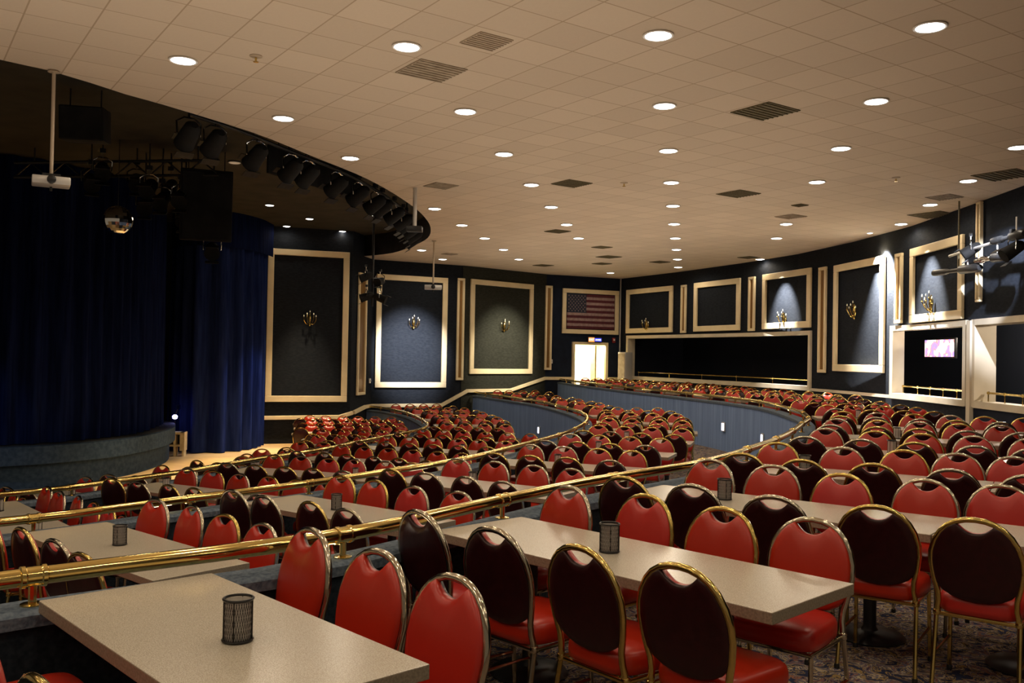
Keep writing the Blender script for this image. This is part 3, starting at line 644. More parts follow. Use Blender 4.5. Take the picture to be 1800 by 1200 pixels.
# hanging projectors
def projector(px, py0, py1, label, sc=1.0, rz=0, m='silver'):
    x, y = atz(px, py0, ZC); z = zat(px, py1, x, y)
    t = thing('projector', label, 'projector', (x, y, z), rz)
    MB().tube([(0, 0, .08), (0, 0, ZC-z-.02)], .022*sc, 'white2', 10).obj('pole', t); MB().lathe([(.07, 0), (.05, .02)], 'white2', (0, 0, ZC-z-.02), 14).obj('ceiling_plate', t)
    MB().box((0, 0, 0), (.42*sc, .32*sc, .10*sc), m).obj('casing', t, bevel=.015)
    mb = MB(); mb.lathe([(.05*sc, 0), (.05*sc, .06*sc), (.035*sc, .07*sc)], 'black', (0, -.16*sc, 0), 14, Matrix.Rotation(pi/2, 3, 'X')); mb.obj('lens_barrel', t)
    mb = MB(); mb.box((0, 0, .07*sc), (.2*sc, .2*sc, .03), 'black'); mb.tube([(0, 0, -.06*sc), (0, 0, -.11*sc)], .015*sc, 'black', 8); mb.obj('mounting_bracket', t, smooth=False)
projector(95, 124, 320, 'white projector on a long pole in front of the dark curtain', .95, .5)
projector(763, 423, 505, 'small far projector on a pole before the second tall panel', 1.15, .1)
# bare pole carrying a dark stage lamp
x, y = atz(730, 330, ZC); z = zat(728, 398, x, y)
t = thing('hanging_pole', 'bare grey pole hanging at the rim of the stage recess', 'pole', (x, y, z)); MB().tube([(0, 0, 0), (0, 0, ZC-z)], .04, 'silver', 10).obj('tube', t); MB().box((0, 0, -.05), (.3, .25, .1), 'black').obj('foot_bracket', t, bevel=.01)
# mirror ball
x, y = -7.3, 16.8; z = zat(207, 387, *(lambda r: (r[0]/r[1]*16.8, 16.8))(ray(207, 387))); x = ray(207, 387)[0]/ray(207, 387)[1]*16.8
t = thing('mirror_ball', 'silver mirror ball hanging in front of the dark stage curtain', 'mirror ball', (x, y, z))
mb = MB(); n, mm, R = 24, 14, .27; vs = []; fs = []
for j in range(1, mm):
    for k in range(n): a = pi*j/mm; vs.append((R*sin(a)*cos(2*pi*k/n), R*sin(a)*sin(2*pi*k/n), R*cos(a)))
for j in range(mm-2):
    for k in range(n): fs.append((j*n+k, j*n+(k+1) % n, (j+1)*n+(k+1) % n, (j+1)*n+k))
fs.append(tuple(range(n))); fs.append(tuple(range((mm-2)*n, (mm-1)*n))); mb.add(vs, fs, 'mirror'); mb.obj('mirrored_sphere', t, smooth=False)
MB().tube([(0, 0, R-.01), (0, 0, ZR-z)], .008, 'black', 6).obj('cable', t)
# stage spotlights (par cans): body, lens, yoke, barn door
def can_meshes(lit):
    b = MB(); R = Matrix.Rotation(-pi/2, 3, 'X'); b.lathe([(.05, -.22), (.10, -.16), (.115, 0), (.125, .17), (.13, .18)], 'blackmatte', (0, 0, 0), 16, R)
    l = MB(); l.lathe([(.115, .165), (.05, .172)], 'lens_dim' if not lit else 'lens', (0, 0, 0), 14, R)
    y = MB(); y.tube([(-.14, 0, 0), (-.15, 0, .16), (-.06, 0, .22), (.06, 0, .22), (.15, 0, .16), (.14, 0, 0)], .012, 'chrome', 6); y.tube([(0, 0, .21), (0, 0, .34)], .014, 'chrome', 6); y.box((0, 0, .33), (.09, .06, .07), 'black')
    d = MB(); d.box((0, .22, .14), (.22, .12, .01), 'black'); d2 = MB(); d2.box((0, .22, -.14), (.22, .12, .01), 'black')
    return b.mesh('lamp_body'), l.mesh('lamp_lens'), y.mesh('yoke'), d.mesh('barn_door'), d2.mesh('barn_door')
CAN_M = can_meshes(False); CAN_L = can_meshes(True)
def par(loc, aim, label, sc=1.0, lit=False, group='black stage spotlights', hang=0):
    d = Vector(aim) - Vector(loc); rz = atan2(-d.x, d.y)
    t = thing('stage_spotlight', label, 'spotlight', loc, rz, group); t.scale = (sc,)*3
    tilt = atan2(d.z, hypot(d.x, d.y)); CM = CAN_L if lit else CAN_M
    for nm, me in zip(('lamp_body', 'lamp_lens', 'yoke', 'barn_door', 'barn_door'), CM):
        o = link(nm, me, t)
        if nm != 'yoke': o.rotation_euler = (tilt, 0, 0)
    if hang: MB().tube([(0, 0, .33), (0, 0, (hang-loc[2])/sc)], .014, 'black', 6).obj('hanger', t)
# bank of spotlights under the rim of the recess
ub0 = CAN.near(-4.2, 12.5); ub1 = CAN.near(-2.3, 24.3); nb = 15
pipe = [(lambda p, q: (p[0]-q[0]*.45, p[1]-q[1]*.45, ZC+.12))(CAN.at(ub0 + (ub1-ub0)*i/24), CAN.nor(ub0 + (ub1-ub0)*i/24)) for i in range(25)]
t = thing('lighting_pipe', 'curved black pipe carrying spotlights under the recess rim', 'pipe'); MB().tube(pipe, .03, 'black', 8).obj('tube', t)
for i in range(0, 25, 6):
    x, y, z = pipe[i]; MB().tube([(x, y, z), (x, y, ZR-.02)], .018, 'black', 6).obj('hanger', t)
for i in range(nb):
    q = pipe[int(i*24/(nb-1))]
    par((q[0], q[1], q[2]-.30), (-12, 22, -1), 'black spotlight, %s from the camera on the curved recess pipe' % ORD[i], 1.15)
# black masking board hanging inside the bank
A_, B_ = Vector((*atz(470, 304, ZC-.05), 0)), Vector((*atz(632, 352, ZC-.05), 0)); d = B_-A_; c = (A_+B_)/2
t = thing('masking_board', 'long black masking board hanging just inside the spotlight bank', 'board', (c.x, c.y, ZC+.22), atan2(d.y, d.x))
MB().box((0, 0, 0), (d.length, .05, .54), 'blackmatte').obj('panel', t, bevel=.008)
for s_ in (-.4, .4): MB().tube([(d.length*s_, 0, .25), (d.length*s_, 0, ZR-.02-ZC-.22)], .012, 'black', 6).obj('hanger', t)
# dark lamp tree hanging before the second panel
dx = ray(655, 500); D_ = 23.0; xx = dx[0]/dx[1]*D_
t = thing('lamp_bar', 'vertical black bar with lamps hanging before the narrow moulding', 'pipe', (xx, D_, 0)); zt_ = ZR - .02; zb_ = zat(655, 538, xx, D_)
MB().tube([(0, 0, zb_), (0, 0, zt_)], .03, 'black', 8).obj('tube', t)
for i, (ddx, py, aim) in enumerate(((-.16, 487, (-12, 20, 0)), (-.14, 522, (-12, 20, 0)), (.22, 524, (5, 22, 0)), (.2, 495, (-8, 10, 0)))):
    par((xx+ddx, D_-.1, zat(655, py, xx, D_)), aim, ['upper spotlight on the hanging bar, facing the stage', 'lower spotlight on the hanging bar, facing the stage', 'lower spotlight on the hanging bar, facing away', 'upper spotlight on the hanging bar, facing the seats'][i], .85)
mb = MB()
# black speakers over the stage
def speaker(px, py, D_, w, d, h, label, rz=0, tilt=0, drop=True):
    r = ray(px, py); x = r[0]/r[1]*D_; z = EYE + r[2]/r[1]*D_
    t = thing('stage_speaker', label, 'speaker', (x, D_, z), rz)
    R = Matrix.Rotation(tilt, 3, 'X'); MB().box((0, 0, 0), (w, d, h), 'blackmatte', R=R).obj('cabinet', t, bevel=.02)
    mb = MB(); mb.box(R @ Vector((0, -d/2-.012, 0)), (w*.9, .02, h*.92), 'blackmatte', R=R); mb.obj('speaker_grille', t, smooth=False)
    mb = MB()
    for s_ in (-1, 1): mb.tube([(s_*w*.35, 0, h/2-.05), (s_*w*.35, 0, ZR-.02-z)], .012, 'black', 6)
    mb.obj('hanger', t)
speaker(362, 362, 17.5, .95, .8, 1.35, 'large black speaker cabinet hanging before the side curtain', .35, .12)
speaker(150, 220, 13.5, .62, .5, .50, 'boxy black speaker hanging near the front of the recess', .2, .1)
for i, (px, py) in enumerate(((262, 330), (285, 352), (300, 330), (318, 348), (325, 385), (255, 362), (180, 300), (240, 320), (373, 440), (160, 320))):
    r = ray(px, py); D_ = 17.0 + (i % 3)*.4; x = r[0]/r[1]*D_; par((x, D_, EYE + r[2]/r[1]*D_), (-6+i*.4, 8, -1), ['black spotlight high in the cluster beside the mirror ball', 'black spotlight low above the mirror ball cluster', 'black spotlight in the middle of the stage cluster', 'black spotlight touching the large hanging speaker', 'lowest black spotlight of the stage cluster', 'black spotlight right above the mirror ball', 'black spotlight left of the mirror ball', 'black spotlight up behind the mirror ball', 'black spotlight hanging under the large speaker', 'black spotlight farthest toward the projector pole'][i], 1.15, group='spotlights of the stage cluster', hang=ZR-.02)
t = thing('stage_truss', 'black pipe truss above the stage carrying the spotlight cluster', 'truss')
mb = MB(); za = EYE + ray(260, 318)[2]*17.0; za = ZC + .1
for dz in (0, .28): mb.tube([(-9.8, 17.6, za+dz), (-5.6, 17.0, za+dz)], .03, 'black', 8)
for i in range(12): a = i/12; b = (i+1)/12; mb.tube([(-9.8+4.2*a, 17.6-.6*a, za + (.28 if i % 2 else 0)), (-9.8+4.2*b, 17.6-.6*b, za + (0 if i % 2 else .28))], .015, 'black', 6)
mb.obj('frame', t)
mb = MB()
for a in (.1, .9): mb.tube([(-9.8+4.2*a, 17.6-.6*a, za+.28), (-9.8+4.2*a, 17.6-.6*a, ZR-.02)], .015, 'black', 6)
mb.obj('hanger', t)
# rig of profile spots on the right
def rw(px, py, back): u = RW.hit(px); x, y = RW.at(u); k = (hypot(x, y)-back)/hypot(x, y); return Vector((x*k, y*k, zat(px, py, x*k, y*k)))
p0 = rw(1684, 470, 1.1); t = thing('lighting_pole', 'slim grey drop pole holding the spotlight bar by the gallery wall', 'pole', (p0.x, p0.y, 0))
MB().tube([(0, 0, p0.z), (0, 0, ZC-.01)], .018, 'grille', 8).obj('tube', t)
a, b = rw(1668, 450, 1.1), rw(1790, 412, 1.1)
mb = MB(); mb.tube([a - Vector((p0.x, p0.y, 0)), b - Vector((p0.x, p0.y, 0))], .028, 'silver', 8); mb.obj('cross_bar', t)
def profile(px0, py0, px1, py1, label, back=1.1, r=.068, barrel='black'):
    A, B = rw(px0, py0, back), rw(px1, py1, back); d = (B-A); L_ = d.length; q = d.to_track_quat('Y', 'Z').to_matrix()
    t = thing('profile_spotlight', label, 'spotlight', A, 0, 'profile spotlights on the gallery wall rig')
    R = q @ Matrix.Rotation(-pi/2, 3, 'X')
    MB().lathe([(r*.75, 0), (r*.95, .01), (r*.95, L_*.3), (r*.6, L_*.33), (r*.6, L_*.6)], barrel, (0, 0, 0), 14, R).obj('barrel', t)
    MB().lathe([(r*.7, L_*.58), (r*1.25, L_*.62), (r*1.25, L_*.95), (r*.8, L_)], 'black', (0, 0, 0), 14, R).obj('lamp_body', t)
    m_ = q @ Vector((0, L_*.75, 0)); MB().tube([m_, m_ + Vector((0, 0, .32))], .014, 'silver', 6).obj('yoke', t)
profile(1641, 480, 1722, 470, 'long black profile spotlight at the tip of the gallery wall rig')
profile(1716, 458, 1765, 450, 'silver-barrelled spotlight in the middle of the gallery wall rig', barrel='chrome')
profile(1744, 424, 1800, 410, 'upper spotlight of the gallery wall rig near the frame edge')
par(rw(1705, 440, 1.2), (2, 20, -1), 'upright black spotlight hanging above the long profile spotlight', .9, group='profile spotlights on the gallery wall rig')
par(rw(1778, 440, 1.2), (2, 16, -1), 'black spotlight under the rig bar beside the frame edge', 1.0, group='profile spotlights on the gallery wall rig')
# wall beams from the ceiling and the rig
def wallbeam(px, back, w, ang, col=(1, .98, .95), tilt=.15, z=None, drop=2.8):
    u = RW.hit(px); x, y = RW.at(u); nx, ny = RW.nor(u, .3)
    z = z or ZC - .05; spot('wall_beam', (x+nx*back, y+ny*back, z), (x-nx*tilt, y-ny*tilt, z-drop), w, col, ang, .85, .03)
    return (x+nx*back, y+ny*back)
q = wallbeam(1556, .42, 9000, 66, tilt=.3)
wallbeam(1380, .8, 2800, 50, tilt=.2, drop=2.4); wallbeam(1636, .8, 2800, 50, tilt=.2, drop=2.4)
downlight(q[0], q[1], ZC, 'bright wall-washing spotlight at the ceiling edge above the tall panel', 'round downlights of the main ceiling', w=0, sc=.5)
p1 = rw(1745, 400, 2.6); spot('rig_beam', (p1.x, p1.y, 4.5), tuple(rw(1750, 490, 0)), 1300, (.75, .82, 1), 40, .6, .03)
p1 = lw(726, 0, 4.0); spot('panel_beam', (p1[0], p1[1]-1, ZC-.3), lw(722, EYE+.05, 0), 6500, (.97, .96, 1), 34, 1, .1)
p1 = lw(884, 0, 3.5); spot('panel_beam', (p1[0], p1[1], ZC-.3), lw(884, EYE+.0, 0), 1800, (1, .9, .7), 50, 1, .1)
spot('curtain_beam', (-4.6, 26.9, 3.2), (-8.0, 26.0, -.6), 420, (.65, .75, 1), 50, .8, .1)
for k_, p_ in enumerate(((-6.9, 19.4), (-6.6, 22.3), (-6.4, 24.8), (-6.2, 27.4))): spot('dance_floor_beam', (p_[0], p_[1], ZR-.2), (p_[0]-.1, p_[1], Z0), 1900, (1, .78, .48), 44, .8, .1)
spot('stage_beam', (-10.3, 15.2, 3.9), (-10.6, 17.8, ZS), 170, (.35, .6, 1), 40, 1, .1)
ld = bpy.data.lights.new('lobby_light', 'AREA'); ld.energy = 230; ld.size = 1.0; ld.color = (1, .88, .62); o = bpy.data.objects.new('lobby_light', ld); COL.objects.link(o); o.location = (dA+dB)/2 + fn*.9 + Vector((0, 0, 2.5))

for k_, uu in enumerate(((W2[0]+W2[1])/2, W3[0]+1.8)):  # unseen fill lights added to lift the black gallery interior
    x, y = RW.at(uu); o_ = outw(uu); ld = bpy.data.lights.new('gallery_fill', 'POINT'); ld.energy = 170; ld.color = (1, .85, .7); ld.shadow_soft_size = .1
    o = bpy.data.objects.new('gallery_fill', ld); COL.objects.link(o); o.location = (x+o_.x*2.0, y+o_.y*2.0, HEAD+.2)
# ------------------------------------------------------------------ furniture
def chair_meshes(hi=True):
    H = {}
    nt_ = 12 if hi else 6
    def W_(v):                                    # half width of the hoop at height v along the back
        pts = [(-.03, .184), (.0, .178), (.05, .180), (.12, .197), (.20, .209), (.26, .207), (.32, .190), (.37, .162), (.405, .129), (.43, .088), (.443, .046), (.447, 0)]
        for (a, wa), (b, wb) in zip(pts, pts[1:]):
            if v <= b: return wa + (wb-wa)*(v-a)/(b-a)
        return 0
    def P_(u, v, d=0): return (u, -.195 - .17*v - d*.98, .465 + .985*v - d*.17)   # d: out of the rear face
    vs_ = [-.03, .0, .05, .12, .20, .26, .32, .37, .405, .43, .443]
    if not hi: vs_ = [-.03, .10, .22, .32, .39, .435]
    hoop = [P_(-W_(v), v) for v in vs_] + [P_(0, .447)] + [P_(W_(v), v) for v in reversed(vs_)]
    # cushion outline, counter-clockwise from the notch
    def outline(g=.004):
        o = []; N_ = 9 if hi else 4
        for v in ([.13, .17, .22, .28, .335, .375, .405, .426] if hi else [.14, .22, .33, .41]): o.append((W_(v)-g, v))
        un = W_(.426)-g-.006
        for k in range(1, N_): a = k/N_; u = un*(1-2*a)*.98; o.append((u, .376 + .046*(abs(1-2*a))**2.4))
        for v in ([.426, .405, .375, .335, .28, .22, .17, .13] if hi else [.41, .33, .22, .14]): o.append((-W_(v)+g, v))
        n2 = 10 if hi else 4
        for k in range(1, n2): a = pi + pi*k/n2; o.append(((W_(.13)-g)*cos(a), .13 + .115*sin(a)))
        return o
    O = outline()
    def pad(mb, rings, m, sgn):
        vs = []; n = len(O); c = (0, .20)
        for s_, d in rings:
            for (u, v) in O: vs.append(P_(c[0]+(u-c[0])*s_, c[1]+(v-c[1])*s_, d*sgn))
        vs.append(P_(0, .20, rings[-1][1]*sgn)); fs = []
        for r in range(len(rings)-1):
            for k in range(n): fs.append((r*n+k, r*n+(k+1) % n, (r+1)*n+(k+1) % n, (r+1)*n+k))
        q = len(rings)-1
        for k in range(n): fs.append((q*n+k, q*n+(k+1) % n, len(vs)-1))
        mb.add(vs, fs, m)
    fr_ = [(1.0, 0), (1.0, .012), (.975, .022), (.93, .029), (.8, .036), (.4, .042)] if hi else [(1, 0), (.95, .025), (.5, .04)]
    bk = [(1.0, 0), (1.0, .010), (.96, .016), (.8, .018), (.4, .020)] if hi else [(1, 0), (.9, .015)]
    seat_o = []
    ns = 36 if hi else 10
    for k in range(ns):
        a = 2*pi*k/ns; c, s_ = cos(a), sin(a); e = .42
        x = (abs(c)**e)*(1 if c > 0 else -1); y = (abs(s_)**e)*(1 if s_ > 0 else -1)
        seat_o.append((x*(.204 + .020*y), y*.212 + .012))
    def seat(mb):
        rings = [(.93, .405), (.985, .412), (1.0, .44), (.995, .465), (.965, .487), (.90, .500), (.7, .511), (.35, .516)] if hi else [(.95, .405), (1, .45), (.93, .495), (.5, .513)]
        vs = []; n = ns
        for s_, z in rings: vs += [(x*s_, y*s_, z) for x, y in seat_o]
        vs += [(0, .01, rings[-1][1]), (0, .01, rings[0][1])]; fs = []
        for r in range(len(rings)-1):
            for k in range(n): fs.append((r*n+k, r*n+(k+1) % n, (r+1)*n+(k+1) % n, (r+1)*n+k))
        q = (len(rings)-1)*n
        for k in range(n): fs.append((q+k, q+(k+1) % n, len(vs)-2)); fs.append(((k+1) % n, k, len(vs)-1))
        mb.add(vs, fs, 'red')
    tr = .0145
    if hi:
        for met in ('brass', 'nickel'):
            mb = MB(); mb.tube([(-.186, -.185, .395)] + hoop + [(.186, -.185, .395)], tr, met, 10)
            for s_ in (-1, 1): mb.lathe([(.005, -.02), (.018, -.012), (.021, 0), (.018, .012), (.005, .02)], met, (s_*.188, -.185, .40), 10)
            H['back_frame_'+met] = mb.mesh('back_frame')
            mb = MB(); mb.tube([(-.188, -.185, .395), (-.198, .19, .395), (.198, .19, .395), (.188, -.185, .395)], .011, met, 8, closed=True); H['seat_frame_'+met] = mb.mesh('seat_frame')
            for nm, x, y0, y1 in (('fl', -.195, .175, .195), ('fr', .195, .175, .195), ('rl', -.19, -.185, -.255), ('rr', .19, -.185, -.255)):
                mb = MB(); mb.tube([(x, y0, .40), (x*1.02, y1*.85+y0*.15 if 0 else (y0+y1)/2, .2), (x*1.04, y1, .012)], .0115, met, 8); mb.lathe([(.015, 0), (.015, .02), (.012, .028)], 'black', (x*1.04, y1, 0), 8); H['leg_'+nm+met] = mb.mesh('leg')
            mb = MB()
            for s_ in (-1, 1): mb.tube([(s_*.196, -.215, .19), (s_*.199, .183, .19)], .008, met, 6)
            H['stretcher_'+met] = mb.mesh('stretcher')
        mb = MB(); pad(mb, fr_, 'red', -1); H['backrest'] = mb.mesh('backrest', angle=70)
        mb = MB(); pad(mb, bk, 'maroon', 1); H['back_panel'] = mb.mesh('back_panel', angle=70)
        mb = MB(); seat(mb); H['seat'] = mb.mesh('seat', angle=70)
    lo = MB(); lo.tube([(-.186, -.185, .395)] + hoop + [(.186, -.185, .395)], tr, 'brass', 6 if hi else 4)
    pad(lo, fr_, 'red', -1); pad(lo, bk, 'maroon', 1); seat(lo)
    for x, y0, y1 in ((-.195, .175, .195), (.195, .175, .195), (-.19, -.185, -.255), (.19, -.185, -.255)): lo.tube([(x, y0, .40), (x*1.04, y1, 0)], .012, 'brass', 5 if hi else 3, caps=False)
    H['whole'] = lo.mesh('banquet_chair', angle=70); H['mb'] = lo
    return H
CH = chair_meshes(True); CLO = chair_meshes(False)

CHAIRS = []      # (dist, x, y, z, rz, tier, table, side, seat, near)
TABLES = []
def table_mesh(L_, W_=.68):
    a = MB(); a.box((L_/2, 0, .7275-.003), (L_, W_, .012), 'laminate'); 
    mb = MB(); mb.box((L_/2, 0, .706), (L_, W_, .048), 'laminate'); me = mb.mesh('tabletop', smooth=False, bevel=.004)
    me.materials.append(M['laminate_edge'])
    for p in me.polygons:
        if abs(p.normal.z) < .5: p.material_index = 1
    ped = []
    for x in ((.42, L_-.42) if L_ > 1.3 else (L_/2,)):
        c = MB(); c.lathe([(.20, 0), (.21, .01), (.19, .03), (.05, .05), (.038, .07), (.038, .62), (.06, .66), (.16, .68)], 'pedestal', (x, 0, 0), 16); ped.append(c.mesh('pedestal'))
    return me, ped
TM = {}
def vary(a): return random.uniform(-a, a)
def votive_meshes():
    g = MB(); g.lathe([(.030, .004), (.043, .008), (.044, .132), (.041, .133), (.040, .012), (.01, .010)], 'glass', n=20)
    w = MB(); n = 36
    for k in range(n):
        a = 2*pi*k/n; a2 = 2*pi*(k+3)/n
        for q in (1, -1): w.tube([(.0465*cos(a + q*i*.10), .0465*sin(a + q*i*.10), .008 + .132*i/6) for i in range(7)], .0009, 'wire', 3, caps=False)
    for k in range(0, n, 9): a = 2*pi*k/n; w.tube([(.047*cos(a), .047*sin(a), .004), (.047*cos(a), .047*sin(a), .14)], .002, 'wire', 4)
    r = MB()
    for z0, z1 in ((0, .012), (.132, .144)): r.lathe([(.043, z0), (.050, z0), (.050, z1), (.043, z1)], 'wire', n=20); 
    rr = MB()
    for z in (.006, .138):
        rr.tube([(.0475*cos(2*pi*k/24), .0475*sin(2*pi*k/24), z) for k in range(24)], .0045, 'wire', 6, closed=True)
    c = MB(); c.lathe([(.02, .012), (.021, .04), (.015, .042)], 'wax', n=12)
    lo = MB(); lo.lathe([(.038, .006), (.041, .01), (.041, .133)], 'glass', n=12)
    for z in (.006, .138): lo.tube([(.0465*cos(2*pi*k/12), .0465*sin(2*pi*k/12), z) for k in range(12)], .006, 'wire', 4, closed=True)
    for k in range(8): a = 2*pi*k/8; lo.tube([(.046*cos(a), .046*sin(a), .006), (.046*cos(a), .046*sin(a), .138)], .0022, 'wire', 3, caps=False)
    return g.mesh('glass_cup'), w.mesh('wire_mesh'), rr.mesh('wire_rim'), c.mesh('candle'), lo.mesh('candle_holder')
VM = votive_meshes()
TIERN = {3: 'top tier', 2: 'second tier', 1: 'third tier', 0: 'dance floor'}
def near_name(k): return ORD[k] if k >= 0 else 'camera-side'
def build_table(x, y, dx, dy, z, L_, tier, idx, unit, holders=(.5,)):
    key = round(L_, 2)
    if key not in TM: TM[key] = table_mesh(L_)
    q = [proj(x+dx*L_*f, y+dy*L_*f, z+.73) for f in (0, .5, 1)]
    if not any(-250 < a < 2050 and 300 < b < 1500 for a, b in q): return
    t = thing('dining_table', 'beige laminate table, %s along the rail of the %s, %s' % (ORD[idx], TIERN[tier], 'rail end' if unit == 0 else 'outer end'), 'table', (x, y, z), atan2(dy, dx), 'beige tables on the ' + TIERN[tier])
    link('tabletop', TM[key][0], t)
    for p in TM[key][1]: link('pedestal', p, t)
    for f in holders:
        hx, hy = x+dx*f*L_, y+dy*f*L_; a, b = proj(hx, hy, z+.73)
        if -20 < a < 1820 and b < 1230:
            d = hypot(hx, hy)
            lab = 'wire mesh candle holder on the %s table along the %s rail, %s' % (ORD[idx], TIERN[tier], 'rail end' if unit == 0 else 'outer end')
            if d < 9:
                v = thing('candle_holder', lab, 'candle holder', (hx, hy, z+.73), 0, 'candle holders on the tables')
                for nm, me in zip(('glass_cup', 'wire_mesh', 'wire_rim', 'candle'), VM): link(nm, me, v)
            else: tag(link('candle_holder', VM[4], None, (hx, hy, z+.73)), lab, 'candle holder', 'candle holders on the tables')
def row(x, y, dx, dy, z, L_, tier, idx, over=None):
    """chairs on both sides of a table line; over: {side: [(x, y) of back tops]}"""
    nx, ny = -dy, dx
    if nx*x + ny*y < 0: nx, ny = -nx, -ny         # n points away from the camera
    for side in (0, 1):                            # 0 camera side (dark backs), 1 far side (red fronts)
        sg = -1 if side == 0 else 1
        if over and side in over: pts = [(px, py) for px, py in over[side]]
        else:
            n = int((L_ - .02) / .495); pts = []
            for k in range(n):
                tpos = .27 + k*.5 + vary(.035); of = .64 + vary(.035)
                pts.append((x + dx*tpos + nx*sg*of, y + dy*tpos + ny*sg*of))
        for k, (bx, by) in enumerate(pts):         # (bx, by): plan position of the top of the back
            fx, fy = -nx*sg, -ny*sg; ang = atan2(fy, fx) - pi/2 + vary(radians(5))
            cx, cy = bx - .27*(-sin(ang))*-1, by + .27*cos(ang)
            cx = bx + .27*(-sin(ang)); 
            CHAIRS.append([hypot(cx, cy), cx, cy, z, ang, tier, idx, side, k])
# --- top tier
T = [((-1.51, 3.63), (.69, -.724), [1.5]), ((-.17, 5.11), (.695, -.719), [2.04]), ((.95, 6.54), (.787, -.617), [2.04, 2.04]), ((2.02, 8.10), (.86, -.51), [2.04, 2.04])]
OV = {0: {1: [(-.85, 3.93), (-.5, 3.53), (-.18, 3.15)], 0: [(-1.83, 2.87), (-1.47, 2.50), (-1.08, 2.10)]},
      1: {0: [(-.44, 4.43), (-.07, 4.03), (.29, 3.68), (.64, 3.38)], 1: [(.36, 5.36), (.78, 5.09), (1.12, 4.69), (1.49, 4.42)]},
      2: {0: [(.74, 5.84), (1.12, 5.53), (1.5, 5.13), (1.97, 4.85), (2.32, 4.5), (2.7, 4.2), (3.1, 3.9)], 1: [(1.55, 6.93), (1.94, 6.63), (2.29, 6.2), (2.76, 5.98), (3.15, 5.77), (3.55, 5.5), (3.95, 5.2)]},
      3: {0: [(1.91, 7.43), (2.28, 7.04), (2.76, 6.86), (3.22, 6.58), (3.62, 6.3), (4.05, 6.1)], 1: [(2.52, 8.47), (3.0, 8.13), (3.48, 7.97), (3.85, 7.76), (4.22, 7.56), (4.7, 7.3)]}}
for i, (p, d, Ls) in enumerate(T):
    tt = 0; hold = {0: [(.61,)], 1: [(.47,)], 2: [(.32,), (.55,)], 3: [(.3,), (.5,)]}[i]
    for k, L_ in enumerate(Ls):
        build_table(p[0]+d[0]*tt, p[1]+d[1]*tt, d[0], d[1], Z3, L_-.006, 3, i, k, hold[k]); tt += L_
    row(p[0], p[1], d[0], d[1], Z3, tt, 3, i, OV[i])
def tier_rows(P, s0, step, tier, z, lens, outer, start_idx, smax=None, off=.2, pitch_grow=0):
    s = s0; i = start_idx
    while s < (smax or P.L - 1.0):
        x, y = P.at(s); nx, ny = P.nor(s, .6)
        L_ = lens(s, x, y, nx, ny)
        tt = 0; x0, y0 = x+nx*off, y+ny*off
        for k, l in enumerate(L_):
            build_table(x0+nx*tt, y0+ny*tt, nx, ny, z, l-.006, tier, i, k, ((.45, .34)[k] if tier == 2 else random.choice((.35, .5, .6)),)); tt += l
        if tt: row(x0, y0, nx, ny, z, tt, tier, i)
        s += step; i += 1
def clearance(O, x, y, nx, ny):
    d = 0
    while d < 9:
        d += .1; px, py = x+nx*d, y+ny*d; u = O.near(px, py); q = O.at(u); m_ = O.nor(u, .4)
        if (px-q[0])*m_[0] + (py-q[1])*m_[1] > -.12 if O is not RW else (px-q[0])*m_[0] + (py-q[1])*m_[1] < .12: break
    return d
def len3(s, x, y, nx, ny):
    c = clearance(RW, x, y, nx, ny) - 1.1
    if y > 33: return []
    return [2.04, 2.04] if c > 4.1 else [1.54, 1.54] if c > 3.1 else [2.04] if c > 2.04 else [1.54] if c > 1.5 else []
def len2(s, x, y, nx, ny):
    c = clearance(R1, x, y, nx, ny) - 1.0
    return [1.1, 2.04] if c > 3.1 else [2.04] if c > 2.04 else [1.1] if c > 1.1 else []
def len1(s, x, y, nx, ny):
    c = clearance(R2, x, y, nx, ny) - 1.0
    return [1.1, 2.04] if c > 3.1 else [2.04] if c > 2.04 else [1.1] if c > 1.1 else []
s3 = R1.near(2.0, 8.25)
tier_rows(R1, s3 + 1.98, 1.95, 3, Z3, len3, RW, 4)
sA = R2.near(-3.62, 7.26)
tier_rows(R2, sA - 1.97, 1.97, 2, Z2, len2, R1, 0)
g = atz(351, 867, Z1+.73); sB = R3.near(g[0]-.45, g[1]+.3)
tier_rows(R3, sB - 3.94, 1.97, 1, Z1, len1, R2, 0)
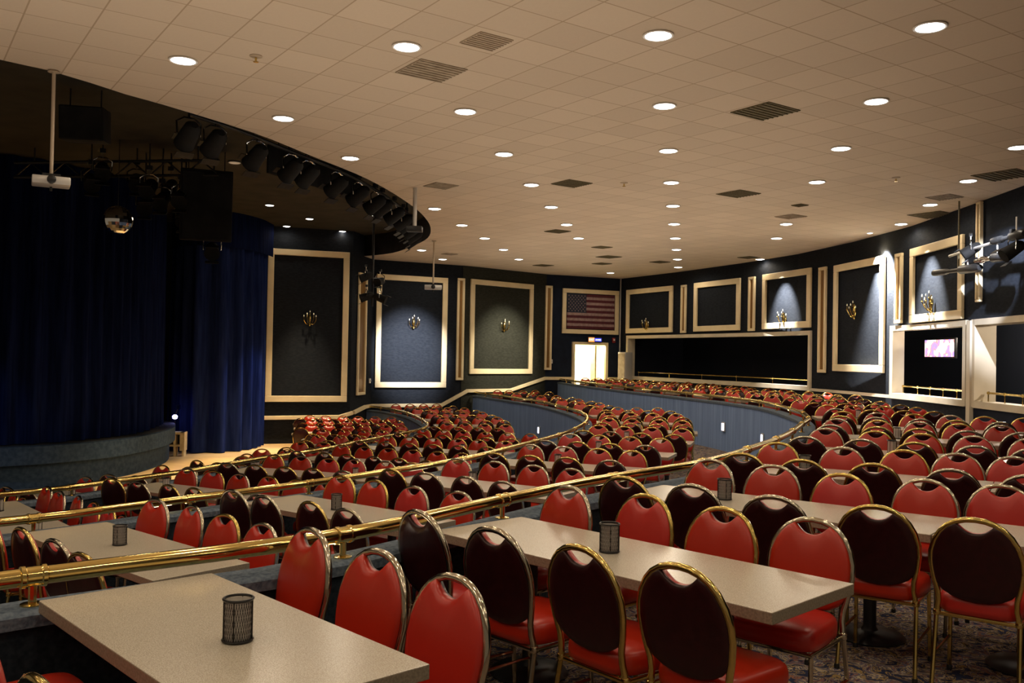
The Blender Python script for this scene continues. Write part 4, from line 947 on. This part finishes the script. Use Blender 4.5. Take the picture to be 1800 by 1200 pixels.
# --- dance floor: tables run inward from the lowest wall
R3i = Path([(p[0], p[1]) for p in reversed(R3.P)], smooth=False)
def len0(s, x, y, nx, ny):
    return [1.54] if y > 9 else []
tier_rows(R3i, R3i.near(-3.9, 16.0), 1.9, 0, Z0, len0, STG, 7, smax=R3i.near(-8.6, 9.2), off=.35)
for i, (y, Ls) in enumerate(((27.4, (1.54, 1.54)), (25.75, (1.54, 1.54)), (24.1, (1.54, 1.54)), (22.45, (1.1, 1.54)), (20.8, (2.04,)), (19.15, (1.54,)), (17.5, (1.54,)))):       # parallel rows on the flat floor
    x = R3.at(R3.near(-2.6 if y > 20 else -3.4, y))[0] - .4
    for k, l in enumerate(Ls): build_table(x - sum(Ls[:k]), y, -1, 0, Z0, l-.006, 0, i, k, (.5,) if (i+k) % 2 else ())
    row(x, y, -1, 0, Z0, sum(Ls), 0, i)

# --- place the chairs: the 300 that show largest one by one, the rest as one mass
vis = []
for c in CHAIRS:
    a, b = proj(c[1], c[2], c[3]+.75)
    if -70 < a < 1870 and b < 1330 and c[0] > 1.2: vis.append(c)
vis.sort(key=lambda c: c[0])
LIM = 300
for n_, c in enumerate(vis[:LIM]):
    d, x, y, z, rz, tier, idx, side, k = c
    lab = '%s round-back chair, %s from rail, %s side of %s table, %s' % ('red' if side else 'dark-backed', ORD[k], 'far' if side else 'near', ORD[idx], TIERN[tier])
    grp = 'round-back banquet chairs on the ' + TIERN[tier]
    if d < 16:
        t = thing('banquet_chair', lab, 'chair', (x, y, z), rz, grp); met = 'nickel' if random.random() < .5 else 'brass'
        link('backrest', CH['backrest'], t); link('back_panel', CH['back_panel'], t); link('seat', CH['seat'], t); link('back_frame', CH['back_frame_'+met], t)
        if d < 9:
            link('seat_frame', CH['seat_frame_'+met], t); link('stretcher', CH['stretcher_'+met], t)
            for q in ('fl', 'fr', 'rl', 'rr'): link('leg', CH['leg_'+q+met], t)
    else: tag(link('banquet_chair', CH['whole'], None, (x, y, z), rz), lab, 'chair', grp)
aside = [c for c in CHAIRS if (lambda q: (-900 < q[0] <= -70 or 1870 <= q[0] < 2900) and q[1] < 2200)(proj(c[1], c[2], c[3]+.75))]   # just beyond the frame edges
mass = MB()
for m_ in CH['mb'].mats: mass.mi(m_)
for m_ in CLO['mb'].mats: mass.mi(m_)
for c in vis[LIM:] + aside:
    src = CH['mb'] if c[0] < 8 else CLO['mb']
    R = Matrix.Rotation(c[4], 3, 'Z'); T_ = Vector((c[1], c[2], c[3])); k = len(mass.v)
    mass.v += [tuple(R @ Vector(v) + T_) for v in src.v]
    for f, m_ in zip(src.f, src.m): mass.f.append(tuple(k+a for a in f)); mass.m.append(mass.mi(src.mats[m_]))
if mass.v: tag(mass.obj('banquet_chairs_mass', angle=70), 'crowd of small red and maroon round-back chairs on the distant tiers', 'chairs', kind='stuff')
